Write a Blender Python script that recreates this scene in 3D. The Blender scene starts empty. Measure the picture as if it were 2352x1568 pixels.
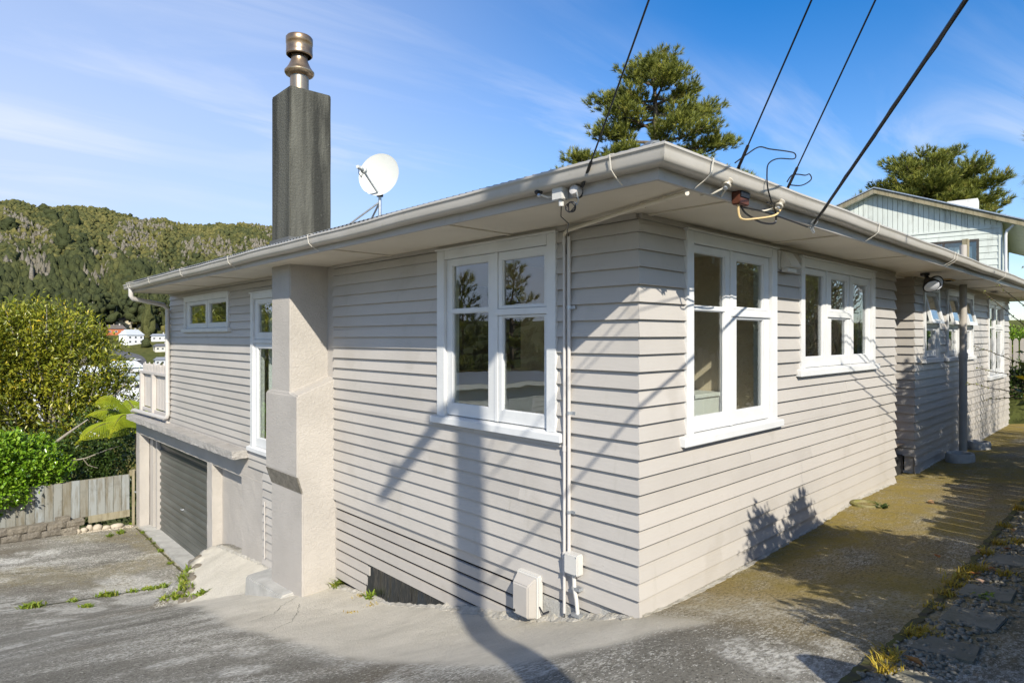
import bpy, bmesh, math, random
import numpy as np
from mathutils import Vector, Matrix
R = math.radians
random.seed(7); NR = np.random.default_rng(11)
scene = bpy.context.scene
COL = scene.collection

# ------------------------------------------------------------------ camera
cam_d = bpy.data.cameras.new('camera'); cam = bpy.data.objects.new('camera', cam_d); COL.objects.link(cam)
cam.location = (-3.664, -2.5915, 1.962)
cam.rotation_euler = (math.pi/2, 0, -math.atan2(.6861, .7274))
cam_d.sensor_width = 36; cam_d.lens = 22.0; cam_d.shift_y = -10/2352
cam_d.clip_start = .05; cam_d.clip_end = 9000
scene.camera = cam

# ------------------------------------------------------------------ sun, sky, exposure
SUN = Vector((-.763, -1.266, 1.0)).normalized()
sd = bpy.data.lights.new('sun', 'SUN'); so = bpy.data.objects.new('sun', sd); COL.objects.link(so)
sd.energy = 5.0; sd.angle = R(.53); sd.color = (1.0, .945, .83)
so.rotation_euler = SUN.to_track_quat('Z', 'Y').to_euler(); so.location = (-8, -12, 14)

world = bpy.data.worlds.new('World'); scene.world = world; world.use_nodes = True
nt = world.node_tree; N = nt.nodes; L = nt.links
bg = N['Background']; bg.inputs[1].default_value = .135
sky = N.new('ShaderNodeTexSky'); sky.sky_type = 'NISHITA'; sky.sun_disc = False
sky.sun_elevation = math.asin(SUN.z); sky.sun_rotation = math.atan2(SUN.x, SUN.y) % (2*math.pi)
sky.altitude = 60; sky.air_density = 1.0; sky.dust_density = .35; sky.ozone_density = 2.6
# thin cirrus: noise on a high flat layer, the same over the whole sky
tc = N.new('ShaderNodeTexCoord'); sep = N.new('ShaderNodeSeparateXYZ'); L.new(tc.outputs['Generated'], sep.inputs[0])
def wmath(op, a, b=None, c=None, clamp=False):
    n = N.new('ShaderNodeMath'); n.operation = op; n.use_clamp = clamp
    for i, v in enumerate((a, b, c)):
        if v is None: continue
        if isinstance(v, (int, float)): n.inputs[i].default_value = v
        else: L.new(v, n.inputs[i])
    return n.outputs[0]
zz = wmath('ADD', wmath('MAXIMUM', sep.outputs[2], 0.0), .12)
cx = wmath('DIVIDE', sep.outputs[0], zz); cy = wmath('DIVIDE', sep.outputs[1], zz)
comb = N.new('ShaderNodeCombineXYZ'); L.new(cx, comb.inputs[0]); L.new(cy, comb.inputs[1])
mp = N.new('ShaderNodeMapping'); mp.vector_type = 'POINT'; L.new(comb.outputs[0], mp.inputs[0])
mp.inputs['Rotation'].default_value = (0, 0, R(33)); mp.inputs['Scale'].default_value = (.42, 1.5, 1); mp.inputs['Location'].default_value = (1.3, .35, 0)
n1 = N.new('ShaderNodeTexNoise'); n1.inputs['Scale'].default_value = 1.15; n1.inputs['Detail'].default_value = 7; n1.inputs['Roughness'].default_value = .58; n1.inputs['Distortion'].default_value = 1.1
L.new(mp.outputs[0], n1.inputs['Vector'])
n2 = N.new('ShaderNodeTexNoise'); n2.inputs['Scale'].default_value = .55; n2.inputs['Detail'].default_value = 3
L.new(comb.outputs[0], n2.inputs['Vector'])
r1 = N.new('ShaderNodeMapRange'); r1.inputs[1].default_value = .47; r1.inputs[2].default_value = .74; r1.clamp = True; L.new(n1.outputs[0], r1.inputs[0])
r2 = N.new('ShaderNodeMapRange'); r2.inputs[1].default_value = .42; r2.inputs[2].default_value = .62; r2.clamp = True; L.new(n2.outputs[0], r2.inputs[0])
cloud = wmath('MULTIPLY', wmath('MULTIPLY', r1.outputs[0], r2.outputs[0]), .78)
# a thin bright veil of high cloud, denser low down and over the valley
low = N.new('ShaderNodeMapRange'); low.interpolation_type = 'SMOOTHSTEP'; low.inputs[1].default_value = .50; low.inputs[2].default_value = .0; low.inputs[3].default_value = 0; low.inputs[4].default_value = 1; L.new(sep.outputs[2], low.inputs[0])
vdot = wmath('ADD', wmath('MULTIPLY', sep.outputs[1], .95), wmath('MULTIPLY', sep.outputs[0], -.25))
vly = N.new('ShaderNodeMapRange'); vly.interpolation_type = 'SMOOTHSTEP'; vly.inputs[1].default_value = .15; vly.inputs[2].default_value = 1.0; vly.inputs[3].default_value = 0; vly.inputs[4].default_value = 1; L.new(vdot, vly.inputs[0])
veil = wmath('MULTIPLY', wmath('ADD', wmath('MULTIPLY', vly.outputs[0], .50), wmath('MULTIPLY', low.outputs[0], .30)), wmath('ADD', wmath('MULTIPLY', n2.outputs[0], .5), .72))
hs = N.new('ShaderNodeHueSaturation'); hs.inputs['Hue'].default_value = .506; hs.inputs['Saturation'].default_value = 1.42; L.new(sky.outputs[0], hs.inputs['Color'])
vm = N.new('ShaderNodeMix'); vm.data_type = 'RGBA'; L.new(wmath('MINIMUM', wmath('MULTIPLY', veil, 1.25), .9), vm.inputs['Factor']); L.new(hs.outputs[0], vm.inputs['A']); vm.inputs['B'].default_value = (3.5, 4.05, 5.35, 1)
mix = N.new('ShaderNodeMix'); mix.data_type = 'RGBA'; L.new(cloud, mix.inputs['Factor']); L.new(vm.outputs['Result'], mix.inputs['A']); mix.inputs['B'].default_value = (4.9, 5.1, 5.7, 1)
L.new(mix.outputs['Result'], bg.inputs[0])

scene.view_settings.view_transform = 'Standard'; scene.view_settings.look = 'None'
scene.view_settings.gamma = 1; scene.view_settings.use_curve_mapping = False
scene.view_settings.exposure = .52
scene.render.engine = 'CYCLES'
scene.cycles.use_denoising = True
scene.cycles.max_bounces = 9; scene.cycles.transparent_max_bounces = 12
scene.cycles.diffuse_bounces = 7; scene.cycles.glossy_bounces = 4

# ------------------------------------------------------------------ materials
def lin(h):
    h = h.lstrip('#'); c = [int(h[i:i+2], 16)/255 for i in (0, 2, 4)]
    return tuple((v/12.92 if v <= .04045 else ((v+.055)/1.055)**2.4) for v in c)
class M:
    """small node helper: material with base colour made of layers"""
    def __init__(s, name, rough=.6, spec=.4, metal=0.0):
        s.m = bpy.data.materials.new(name); s.m.use_nodes = True
        s.t = s.m.node_tree; s.n = s.t.nodes; s.l = s.t.links
        s.b = s.n['Principled BSDF']; s.b.inputs['Roughness'].default_value = rough
        s.b.inputs['Specular IOR Level'].default_value = spec; s.b.inputs['Metallic'].default_value = metal
        s.tc = s.n.new('ShaderNodeTexCoord'); s.c = None; s.h = None
    def vec(s, scale=(1, 1, 1), kind='Object'):
        mp = s.n.new('ShaderNodeMapping'); s.l.new(s.tc.outputs[kind], mp.inputs[0]); mp.inputs['Scale'].default_value = scale
        return mp.outputs[0]
    def geo(s, scale=(1, 1, 1)):
        g = s.n.new('ShaderNodeNewGeometry'); mp = s.n.new('ShaderNodeMapping'); s.l.new(g.outputs['Position'], mp.inputs[0]); mp.inputs['Scale'].default_value = scale
        return mp.outputs[0]
    def noise(s, scale, detail=4, rough=.55, stretch=(1, 1, 1), dist=0, lo=.35, hi=.65, world=False):
        n = s.n.new('ShaderNodeTexNoise'); n.inputs['Scale'].default_value = scale; n.inputs['Detail'].default_value = detail
        n.inputs['Roughness'].default_value = rough; n.inputs['Distortion'].default_value = dist
        s.l.new(s.geo(stretch) if world else s.vec(stretch), n.inputs['Vector'])
        r = s.n.new('ShaderNodeMapRange'); r.inputs[1].default_value = lo; r.inputs[2].default_value = hi; s.l.new(n.outputs[0], r.inputs[0])
        return r.outputs[0]
    def raw(s, scale, detail=4, rough=.55, stretch=(1, 1, 1)):
        n = s.n.new('ShaderNodeTexNoise'); n.inputs['Scale'].default_value = scale; n.inputs['Detail'].default_value = detail; n.inputs['Roughness'].default_value = rough
        s.l.new(s.vec(stretch), n.inputs['Vector']); return n.outputs[0]
    def rng(s, v, lo, hi):
        r = s.n.new('ShaderNodeMapRange'); r.inputs[1].default_value = lo; r.inputs[2].default_value = hi; s.l.new(v, r.inputs[0]); return r.outputs[0]
    def voro(s, scale, lo, hi, stretch=(1, 1, 1), feature='F1', world=False):
        n = s.n.new('ShaderNodeTexVoronoi'); n.feature = feature; n.inputs['Scale'].default_value = scale
        s.l.new(s.geo(stretch) if world else s.vec(stretch), n.inputs['Vector'])
        r = s.n.new('ShaderNodeMapRange'); r.inputs[1].default_value = lo; r.inputs[2].default_value = hi; s.l.new(n.outputs[0], r.inputs[0])
        return r.outputs[0]
    def attr(s, name, ch=None):
        a = s.n.new('ShaderNodeAttribute'); a.attribute_name = name
        if ch is None: return a.outputs['Fac']
        p = s.n.new('ShaderNodeSeparateColor'); s.l.new(a.outputs['Color'], p.inputs[0]); return p.outputs[ch]
    def rnd(s):
        return s.n.new('ShaderNodeObjectInfo').outputs['Random']
    def math(s, op, a, b=None, clamp=True):
        n = s.n.new('ShaderNodeMath'); n.operation = op; n.use_clamp = clamp
        for i, v in enumerate((a, b)):
            if v is None: continue
            if isinstance(v, (int, float)): n.inputs[i].default_value = v
            else: s.l.new(v, n.inputs[i])
        return n.outputs[0]
    def base(s, col): s.c = tuple(col)+(1,); return s
    def lay(s, fac, col, mode='MIX', amt=1.0):
        x = s.n.new('ShaderNodeMix'); x.data_type = 'RGBA'; x.blend_type = mode; x.clamp_factor = True
        if amt != 1.0: fac = s.math('MULTIPLY', fac, amt)
        if isinstance(fac, (int, float)): x.inputs['Factor'].default_value = fac
        else: s.l.new(fac, x.inputs['Factor'])
        if isinstance(s.c, tuple): x.inputs['A'].default_value = s.c
        else: s.l.new(s.c, x.inputs['A'])
        if isinstance(col, tuple): x.inputs['B'].default_value = tuple(col[:3])+(1,)
        else: s.l.new(col, x.inputs['B'])
        s.c = x.outputs['Result']; return s
    def ramp(s, fac, stops):
        r = s.n.new('ShaderNodeValToRGB'); s.l.new(fac, r.inputs[0]); e = r.color_ramp.elements
        while len(e) > 1: e.remove(e[0])
        e[0].position = stops[0][0]; e[0].color = tuple(stops[0][1])+(1,)
        for p, c in stops[1:]:
            k = e.new(p); k.color = tuple(c)+(1,)
        s.c = r.outputs[0]; return s
    def bump(s, h, strength=.3, dist=.01):
        b = s.n.new('ShaderNodeBump'); b.inputs['Strength'].default_value = strength; b.inputs['Distance'].default_value = dist
        s.l.new(h, b.inputs['Height'])
        if s.h is not None: s.l.new(s.h, b.inputs['Normal'])
        s.h = b.outputs[0]; s.l.new(s.h, s.b.inputs['Normal']); return s
    def rough(s, fac, a, b):
        r = s.n.new('ShaderNodeMapRange'); r.inputs[3].default_value = a; r.inputs[4].default_value = b; s.l.new(fac, r.inputs[0]); s.l.new(r.outputs[0], s.b.inputs['Roughness']); return s
    def done(s, trans=0):
        if isinstance(s.c, tuple): s.b.inputs['Base Color'].default_value = s.c
        else: s.l.new(s.c, s.b.inputs['Base Color'])
        if trans:
            t = s.n.new('ShaderNodeBsdfTranslucent'); x = s.n.new('ShaderNodeMixShader'); x.inputs[0].default_value = trans
            if isinstance(s.c, tuple): t.inputs[0].default_value = s.c
            else: s.l.new(s.c, t.inputs[0])
            o = s.n['Material Output']; s.l.new(s.b.outputs[0], x.inputs[1]); s.l.new(t.outputs[0], x.inputs[2]); s.l.new(x.outputs[0], o.inputs[0])
        return s.m

def scl(c, k): return tuple(v*k for v in c)
def paint(name, col, rough=.5, var=.10, sc=2.5, dirt=None, grain=(1, 1, 1), bump=.12, spec=.35):
    m = M(name, rough, spec).base(col)
    m.lay(m.noise(sc, 5), scl(col, 1-var))
    m.lay(m.noise(sc*.35, 3, lo=.5, hi=.75), scl(col, 1+var*.6))
    if dirt: m.lay(m.noise(7, 6, .65, lo=.55, hi=.8), dirt, amt=.5)
    m.bump(m.noise(60, 4, .6, stretch=grain), bump, .003)
    return m.done()
MT = {}
BW = (.412, .382, .345)
m = M('weatherboard_paint', .42, .4).base(BW)
m.lay(m.noise(1.1, 4), scl(BW, .88)); m.lay(m.rnd(), scl(BW, 1.06), amt=.8)
m.lay(m.noise(1.6, 3, lo=.60, hi=.66), (.365, .335, .295), amt=.6)                 # touched-up patches
m.lay(m.noise(9, 5, .7, stretch=(1, 1, .12), lo=.60, hi=.85), (.30, .28, .235), amt=.5)  # thin run-off streaks
m.lay(m.noise(26, 3, lo=.72, hi=.80), (.25, .21, .17), amt=.5)                      # nail rust and flakes
m.bump(m.noise(45, 4, .6, stretch=(.12, .12, 1)), .25, .002); m.bump(m.noise(3.5, 2), .25, .006)
MT['board'] = m.done()
MT['trim'] = paint('taupe_trim_paint', (.41, .38, .345), .4, .08, 1.5, (.24, .21, .17))
m = M('soffit_paint', .55, .3).base((.66, .605, .50)); m.lay(m.noise(1.3, 4), (.58, .525, .43)); m.lay(m.noise(5, 6, .7, lo=.6, hi=.85), (.34, .31, .25), amt=.5); m.bump(m.noise(30, 3), .08, .002)
MT['soffit'] = m.done()
m = M('white_window_paint', .35, .4).base((.64, .64, .63)); m.lay(m.noise(3, 4), (.58, .58, .57)); m.lay(m.noise(24, 5, .7, lo=.66, hi=.80), (.45, .43, .39), amt=.6); m.bump(m.noise(50, 4, stretch=(.3, .3, 1)), .2, .002)
MT['white'] = m.done()
m = M('gutter_metal_paint', .38, .45).base((.46, .43, .385)); m.lay(m.noise(2, 5, stretch=(1, 1, 1)), (.41, .38, .33)); m.lay(m.noise(14, 6, .7, lo=.58, hi=.8), (.26, .24, .18), amt=.55); m.bump(m.noise(6, 2), .1, .004)
MT['gutter'] = m.done()
m = M('cream_strap', .4).base((.62, .58, .50)); MT['strap'] = m.done()
STC = (.43, .395, .352)
m = M('stucco_paint', .7, .25).base(STC); m.lay(m.noise(1.6, 4), scl(STC, .88)); m.lay(m.noise(8, 5, .7, lo=.6, hi=.85), scl(STC, .72), amt=.5)
m.bump(m.noise(24, 5, .62, dist=1.8, lo=.46, hi=.62), .48, .007); m.bump(m.noise(70, 3), .15, .003)
MT['stucco'] = m.done()
m = M('weathered_render', .9, .15).base((.105, .103, .086)); m.lay(m.noise(1.4, 5, .6, stretch=(3, 3, .22), lo=.42, hi=.62), (.042, .042, .036)); m.lay(m.noise(2.6, 5, stretch=(3, 3, .12), lo=.50, hi=.66), (.035, .035, .031), amt=.8); m.lay(m.noise(3.0, 4, stretch=(2, 2, .3), lo=.54, hi=.72), (.155, .152, .125), amt=.7)
m.lay(m.noise(40, 4, lo=.62, hi=.78), (.18, .178, .15), amt=.5); m.bump(m.noise(38, 5, .65), .6, .008)
MT['stack'] = m.done()
m = M('concrete_beam', .85, .2).base((.47, .44, .40)); m.lay(m.noise(3, 5, .6), (.38, .355, .325)); m.lay(m.noise(14, 6, .7, lo=.58, hi=.8), (.58, .55, .51), amt=.6); m.bump(m.noise(16, 6, .7), 1.0, .02)
MT['beam'] = m.done()
m = M('old_concrete', .9, .15).base((.46, .445, .41)); m.lay(m.noise(4, 6, .65), (.34, .33, .30)); m.lay(m.noise(18, 5, .7, lo=.6, hi=.8), (.20, .19, .15), amt=.6); m.bump(m.noise(40, 6, .7), .6, .008)
MT['conc'] = m.done()
m = M('roller_door_paint', .35, .5).base((.065, .068, .060)); m.lay(m.noise(3, 4, stretch=(1, .3, 1)), (.095, .098, .088)); m.lay(m.noise(30, 5, .7, lo=.66, hi=.8), (.22, .22, .2), amt=.4)
MT['door'] = m.done()
m = M('flue_steel', .33, .5, .85).base((.46, .36, .25)); m.lay(m.noise(3, 4, stretch=(1, 1, .4)), (.34, .22, .13)); m.lay(m.noise(9, 5, .7, lo=.55, hi=.75), (.16, .13, .10), amt=.7); m.bump(m.noise(20, 3), .1, .003)
MT['flue'] = m.done()
m = M('soot_shade_black', .9, .1).base((.02, .02, .02)); MT['soot_shade_black'] = m.done()  # near-black; soot in the cowl, painted shade under the floor and in slots
MT['galv'] = (lambda m: (m.lay(m.noise(20, 4), (.36, .38, .40)), m.bump(m.noise(30, 3), .1, .002), m.done())[-1])(M('galvanised_steel', .4, .5, .7).base((.5, .52, .54)))
MT['dish'] = paint('dish_enamel', (.54, .55, .52), .4, .05, 4, (.45, .44, .38))
MT['black'] = paint('black_plastic', (.018, .018, .02), .35, .2, 8)
MT['poly'] = (lambda m: (m.bump(m.noise(5, 3, stretch=(1, 1, .35)), .8, .05), m.done())[-1])(M('black_polythene', .28, .5).base((.016, .018, .019)))
MT['pvc'] = paint('pvc_grey', (.52, .49, .46), .35, .05, 3)
MT['pvcw'] = paint('pvc_white', (.55, .53, .49), .35, .06, 3, (.5, .47, .42))
MT['brownbox'] = paint('brown_bakelite', (.10, .035, .02), .5, .2, 8)
MT['ceramic'] = paint('glazed_ceramic', (.42, .38, .31), .2, .08, 10, (.3, .2, .12), spec=.6)
MT['rust'] = paint('rusted_steel', (.25, .10, .04), .8, .3, 12)
MT['yellowcable'] = paint('aged_cable', (.62, .45, .22), .5, .1, 10)
MT['glasslens'] = paint('lamp_lens', (.62, .64, .68), .12, .05, 5, spec=.6)
m = M('corrugated_iron', .5, .4, .3).base((.22, .23, .23)); m.lay(m.noise(4, 5), (.16, .165, .16)); MT['roof'] = m.done()
# glass: thin pane, part mirror by angle, slightly wavy as old glass is
m = M('window_glass'); lw = m.n.new('ShaderNodeLayerWeight'); lw.inputs[0].default_value = .5
p5 = m.math('POWER', lw.outputs['Facing'], 4.0); fac = m.math('ADD', m.math('MULTIPLY', p5, .85), .095)
gl = m.n.new('ShaderNodeBsdfGlossy'); gl.inputs['Roughness'].default_value = 0.0; gl.inputs['Color'].default_value = (.97, .98, 1, 1)
tr = m.n.new('ShaderNodeBsdfTransparent'); tr.inputs[0].default_value = (.90, .93, .92, 1)
bp = m.n.new('ShaderNodeBump'); bp.inputs['Strength'].default_value = .13; bp.inputs['Distance'].default_value = .01
L_ = m.noise(1.7, 2, lo=0, hi=1); m.l.new(L_, bp.inputs['Height']); m.l.new(bp.outputs[0], gl.inputs['Normal'])
mx = m.n.new('ShaderNodeMixShader'); m.l.new(fac, mx.inputs[0]); m.l.new(tr.outputs[0], mx.inputs[1]); m.l.new(gl.outputs[0], mx.inputs[2])
m.l.new(mx.outputs[0], m.n['Material Output'].inputs[0]); MT['glass'] = m.m
MT['room'] = paint('interior_wall', (.78, .62, .45), .7, .05, 1.0)
MT['roomw'] = paint('interior_white', (.80, .78, .73), .6, .05, 1.0)
MT['floor_in'] = paint('interior_floor', (.55, .42, .30), .5, .1, 1.0)
MT['lace'] = paint('curtain_cloth', (.72, .72, .68), .9, .05, 3)
def wood(name, c1, c2, c3, per=True):
    m = M(name, .85, .15).base(c1)
    m.lay(m.rnd(), c2, amt=.9) if per else None
    m.lay(m.noise(2.2, 6, .65, stretch=(6, 6, .7), lo=.45, hi=.68), c3, amt=.8)
    m.lay(m.noise(3.2, 5, .7, lo=.56, hi=.74), scl(c1, .45), amt=.6)
    m.bump(m.noise(30, 5, .65, stretch=(6, 6, .5)), .5, .004)
    return m.done()
MT['fenceboard'] = wood('weathered_fence_board', (.21, .195, .155), (.29, .31, .31), (.13, .105, .06))
MT['oldtimber'] = wood('grey_timber', (.30, .26, .17), (.26, .24, .18), (.16, .13, .07))
MT['palewood'] = paint('pale_picket_paint', (.50, .46, .42), .6, .1, 2, (.36, .33, .28))
MT['bark'] = (lambda m: (m.lay(m.noise(6, 5, .7, stretch=(1, 1, .3)), (.10, .075, .05)), m.bump(m.noise(14, 5, .7, stretch=(1, 1, .25)), .8, .03), m.done())[-1])(M('bark', .95, .1).base((.19, .155, .115)))
MT['palebark'] = (lambda m: (m.lay(m.noise(9, 5, .7, stretch=(1, 1, .4)), (.17, .145, .11)), m.bump(m.noise(20, 5, .7), .6, .01), m.done())[-1])(M('pale_bark', .95, .1).base((.34, .31, .25)))
MT['twig'] = paint('twig_bark', (.12, .09, .055), .9, .2, 10)
m = M('cut_stone', .92, .15).base((.36, .315, .245)); m.lay(m.rnd(), (.28, .25, .205), amt=.9); m.lay(m.noise(9, 6, .7), (.19, .165, .13), amt=.7); m.lay(m.noise(22, 4, lo=.6, hi=.75), (.40, .37, .31), amt=.5); m.bump(m.noise(24, 6, .7), 1.0, .03)
MT['block'] = m.done()
m = M('river_stone', .7, .25).base((.48, .42, .33)); m.lay(m.rnd(), (.36, .30, .22), amt=.9); m.lay(m.noise(10, 5), (.30, .26, .20), amt=.6); m.bump(m.noise(20, 4), .3, .01)
MT['stone'] = m.done()
def leafmat(name, stops, rough=.4, spec=.4, trans=.25):
    m = M(name, rough, spec); m.ramp(m.attr('var'), stops); return m.done(trans)
MT['leaf_tree'] = leafmat('olive_leaves', [(0, (.05, .075, .008)), (.4, (.17, .20, .018)), (.75, (.33, .32, .028)), (.93, (.38, .33, .035)), (1, (.60, .42, .02))], .34, .5, .28)
MT['leaf_bush'] = leafmat('bright_green_leaves', [(0, (.05, .12, .006)), (.5, (.14, .27, .014)), (1, (.30, .42, .04))], .22, .65, .25)
MT['leaf_dark'] = leafmat('dark_green_leaves', [(0, (.016, .034, .007)), (.6, (.05, .085, .014)), (1, (.12, .15, .022))], .4, .4, .2)
MT['fern'] = leafmat('fern_green', [(0, (.11, .18, .012)), (.6, (.26, .32, .018)), (1, (.46, .40, .02))], .45, .3, .35)
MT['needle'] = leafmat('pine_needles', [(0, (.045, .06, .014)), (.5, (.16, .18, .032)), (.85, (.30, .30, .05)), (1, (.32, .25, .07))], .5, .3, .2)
MT['grass'] = leafmat('weed_grass', [(0, (.09, .15, .015)), (.6, (.20, .27, .025)), (1, (.36, .33, .06))], .5, .3, .3)
MT['drygrass'] = leafmat('golden_grass', [(0, (.26, .17, .02)), (.6, (.40, .29, .03)), (1, (.50, .42, .08))], .5, .3, .3)
MT['dryleaf'] = leafmat('fallen_leaf', [(0, (.32, .10, .02)), (.5, (.45, .22, .06)), (1, (.55, .38, .28))], .6, .2, .2)
MT['canopy'] = (lambda m: (m.ramp(m.attr('var'), [(0, (.046, .056, .026)), (.25, (.088, .096, .036)), (.5, (.165, .152, .050)), (.72, (.23, .203, .070)), (.79, (.20, .175, .125)), (1, (.27, .24, .20))]), m.lay(m.noise(.9, 4, .7, world=True), (.03, .04, .012), amt=.35), m.bump(m.noise(.8, 5, .7, world=True), .8, .8), m.done())[-1])(M('bush_canopy', .9, .1))  # tones lifted and greyed, distance haze mixed into the leaf colour
m = M('asphalt_road', .9, .15).base((.085, .085, .088)); m.lay(m.noise(.05, 4), (.11, .11, .11)); MT['road'] = m.done()
m = M('terrain_grass', .95, .1).base((.075, .09, .022)); m.lay(m.noise(.02, 6, .6, world=True), (.12, .11, .035)); m.lay(m.noise(.4, 6, .65, world=True), (.035, .045, .012), amt=.7); m.bump(m.noise(2, 5, world=True), .5, .2); MT['terrain'] = m.done()

# ------------------------------------------------------------------ geometry helpers
def wloc(o):
    v = Vector((0, 0, 0))
    while o is not None: v += o.location; o = o.parent
    return v
class MB:
    def __init__(s): s.v = []; s.f = []
    def add(s, vs, fs):
        k = len(s.v); s.v += [tuple(p) for p in vs]; s.f += [tuple(i+k for i in f) for f in fs]; return s
    def hexa(s, p):   # p: 4 bottom (ccw) + 4 top
        return s.add(p, [(3, 2, 1, 0), (4, 5, 6, 7), (0, 1, 5, 4), (1, 2, 6, 5), (2, 3, 7, 6), (3, 0, 4, 7)])
    def box(s, x0, x1, y0, y1, z0, z1):
        return s.hexa([(x0, y0, z0), (x1, y0, z0), (x1, y1, z0), (x0, y1, z0), (x0, y0, z1), (x1, y0, z1), (x1, y1, z1), (x0, y1, z1)])
    def loft(s, rings, closed=True, cap=True):
        n = len(rings[0]); k = len(s.v)
        for r in rings: s.v += [tuple(p) for p in r]
        for i in range(len(rings)-1):
            for j in range(n if closed else n-1):
                a = k+i*n+j; b = k+i*n+(j+1) % n; s.f.append((a, b, b+n, a+n))
        if cap:
            s.f.append(tuple(k+j for j in reversed(range(n)))); s.f.append(tuple(k+(len(rings)-1)*n+j for j in range(n)))
        return s
    def tube(s, pts, r, n=8, cap=True):
        pts = [Vector(p) for p in pts]; m = len(pts); rs = r if isinstance(r, (list, tuple)) else [r]*m
        rings = []; up = None
        for i, p in enumerate(pts):
            d = (pts[min(i+1, m-1)]-pts[max(i-1, 0)]).normalized()
            if up is None: up = d.orthogonal().normalized()
            up = (up-d*up.dot(d)); up = up.normalized() if up.length > 1e-6 else d.orthogonal().normalized()
            q = d.cross(up)
            rings.append([p+(up*math.cos(2*math.pi*j/n)+q*math.sin(2*math.pi*j/n))*rs[i] for j in range(n)])
        return s.loft(rings, True, cap)
    def lathe(s, prof, c=(0, 0, 0), n=24, cap=True, M4=None):
        rings = [[Vector((r*math.cos(2*math.pi*j/n), r*math.sin(2*math.pi*j/n), z)) for j in range(n)] for r, z in prof]
        c = Vector(c)
        return s.loft([[((M4 @ p) if M4 else p)+c for p in rg] for rg in rings], True, cap)
    def build(s, name, mat, parent=None, smooth=False, bevel=0, base=None, seg=2):
        org = wloc(parent) if parent is not None else Vector(base if base is not None else (0, 0, 0))
        me = bpy.data.meshes.new(name); me.from_pydata([(x-org.x, y-org.y, z-org.z) for x, y, z in s.v], [], s.f); me.update()
        bm = bmesh.new(); bm.from_mesh(me); bmesh.ops.recalc_face_normals(bm, faces=bm.faces)
        if bevel: bmesh.ops.bevel(bm, geom=list(bm.edges), offset=bevel, segments=seg, affect='EDGES', clamp_overlap=True)
        bm.to_mesh(me); bm.free()
        me.materials.append(MT[mat] if isinstance(mat, str) else mat)
        if smooth:
            me.polygons.foreach_set('use_smooth', [True]*len(me.polygons)); me.set_sharp_from_angle(angle=R(40))
        o = bpy.data.objects.new(name, me); COL.objects.link(o)
        if parent is not None: o.parent = parent
        else: o.location = org
        return o
def rawmesh(name, V, F, mat, parent=None, base=(0, 0, 0), var=None, smooth=False):
    """numpy arrays -> one mesh; F is an (n,k) array; var a per-vertex float attribute"""
    org = np.array(wloc(parent) if parent is not None else base)
    me = bpy.data.meshes.new(name); V = np.asarray(V, float)-org; F = np.asarray(F, np.int32)
    me.vertices.add(len(V)); me.vertices.foreach_set('co', V.astype(np.float32).ravel())
    k = F.shape[1]; me.loops.add(F.size); me.loops.foreach_set('vertex_index', F.ravel())
    me.polygons.add(len(F)); me.polygons.foreach_set('loop_start', np.arange(0, F.size, k, dtype=np.int32)); me.polygons.foreach_set('loop_total', np.full(len(F), k, np.int32))
    if var is not None:
        a = me.attributes.new('var', 'FLOAT', 'POINT'); a.data.foreach_set('value', np.asarray(var, np.float32))
    if smooth: me.polygons.foreach_set('use_smooth', [True]*len(F))
    me.update(calc_edges=True); me.validate()
    me.materials.append(MT[mat] if isinstance(mat, str) else mat)
    o = bpy.data.objects.new(name, me); COL.objects.link(o)
    if parent is not None: o.parent = parent
    else: o.location = base
    return o
def tag(o, label=None, cat=None, group=None, kind=None):
    if label: o['label'] = label
    if cat: o['category'] = cat
    if group: o['group'] = group
    if kind: o['kind'] = kind
    return o
def empty(name, loc, label, cat, group=None):
    o = bpy.data.objects.new(name, None); COL.objects.link(o); o.location = loc; o.empty_display_size = .2
    return tag(o, label, cat, group)
def copy_tree(o, parent=None):
    c = o.copy(); COL.objects.link(c); c.parent = parent
    for ch in list(o.children): copy_tree(ch, c)
    return c
def unit(a): return a/np.maximum(np.linalg.norm(a, axis=-1, keepdims=True), 1e-9)
def leaves(C, Dn, Nn, ln, wd, fold=.25):
    """folded leaf quads: base, side, tip, side"""
    Dn = unit(Dn); S = unit(np.cross(Dn, Nn)); Up = unit(np.cross(S, Dn)); n = len(C)
    ln = np.broadcast_to(ln, (n,))[:, None]; wd = np.broadcast_to(wd, (n,))[:, None]
    a = C; b = C+Dn*ln*.5+S*wd*.5+Up*wd*fold; c = C+Dn*ln; d = C+Dn*ln*.5-S*wd*.5+Up*wd*fold
    V = np.stack([a, b, c, d], 1).reshape(-1, 3); i = np.arange(n)*4
    F = np.concatenate([np.stack([i, i+1, i+2], 1), np.stack([i, i+2, i+3], 1)])
    return V, F
def rdir(n, up=0.0):
    v = NR.normal(size=(n, 3)); v = unit(v); v[:, 2] += up; return unit(v)
def merge(parts):
    Vs, Fs, Ws, k = [], [], [], 0
    for V, F, W in parts: Vs.append(V); Fs.append(F+k); Ws.append(W); k += len(V)
    return np.concatenate(Vs), np.concatenate(Fs), np.concatenate(Ws)

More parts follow.
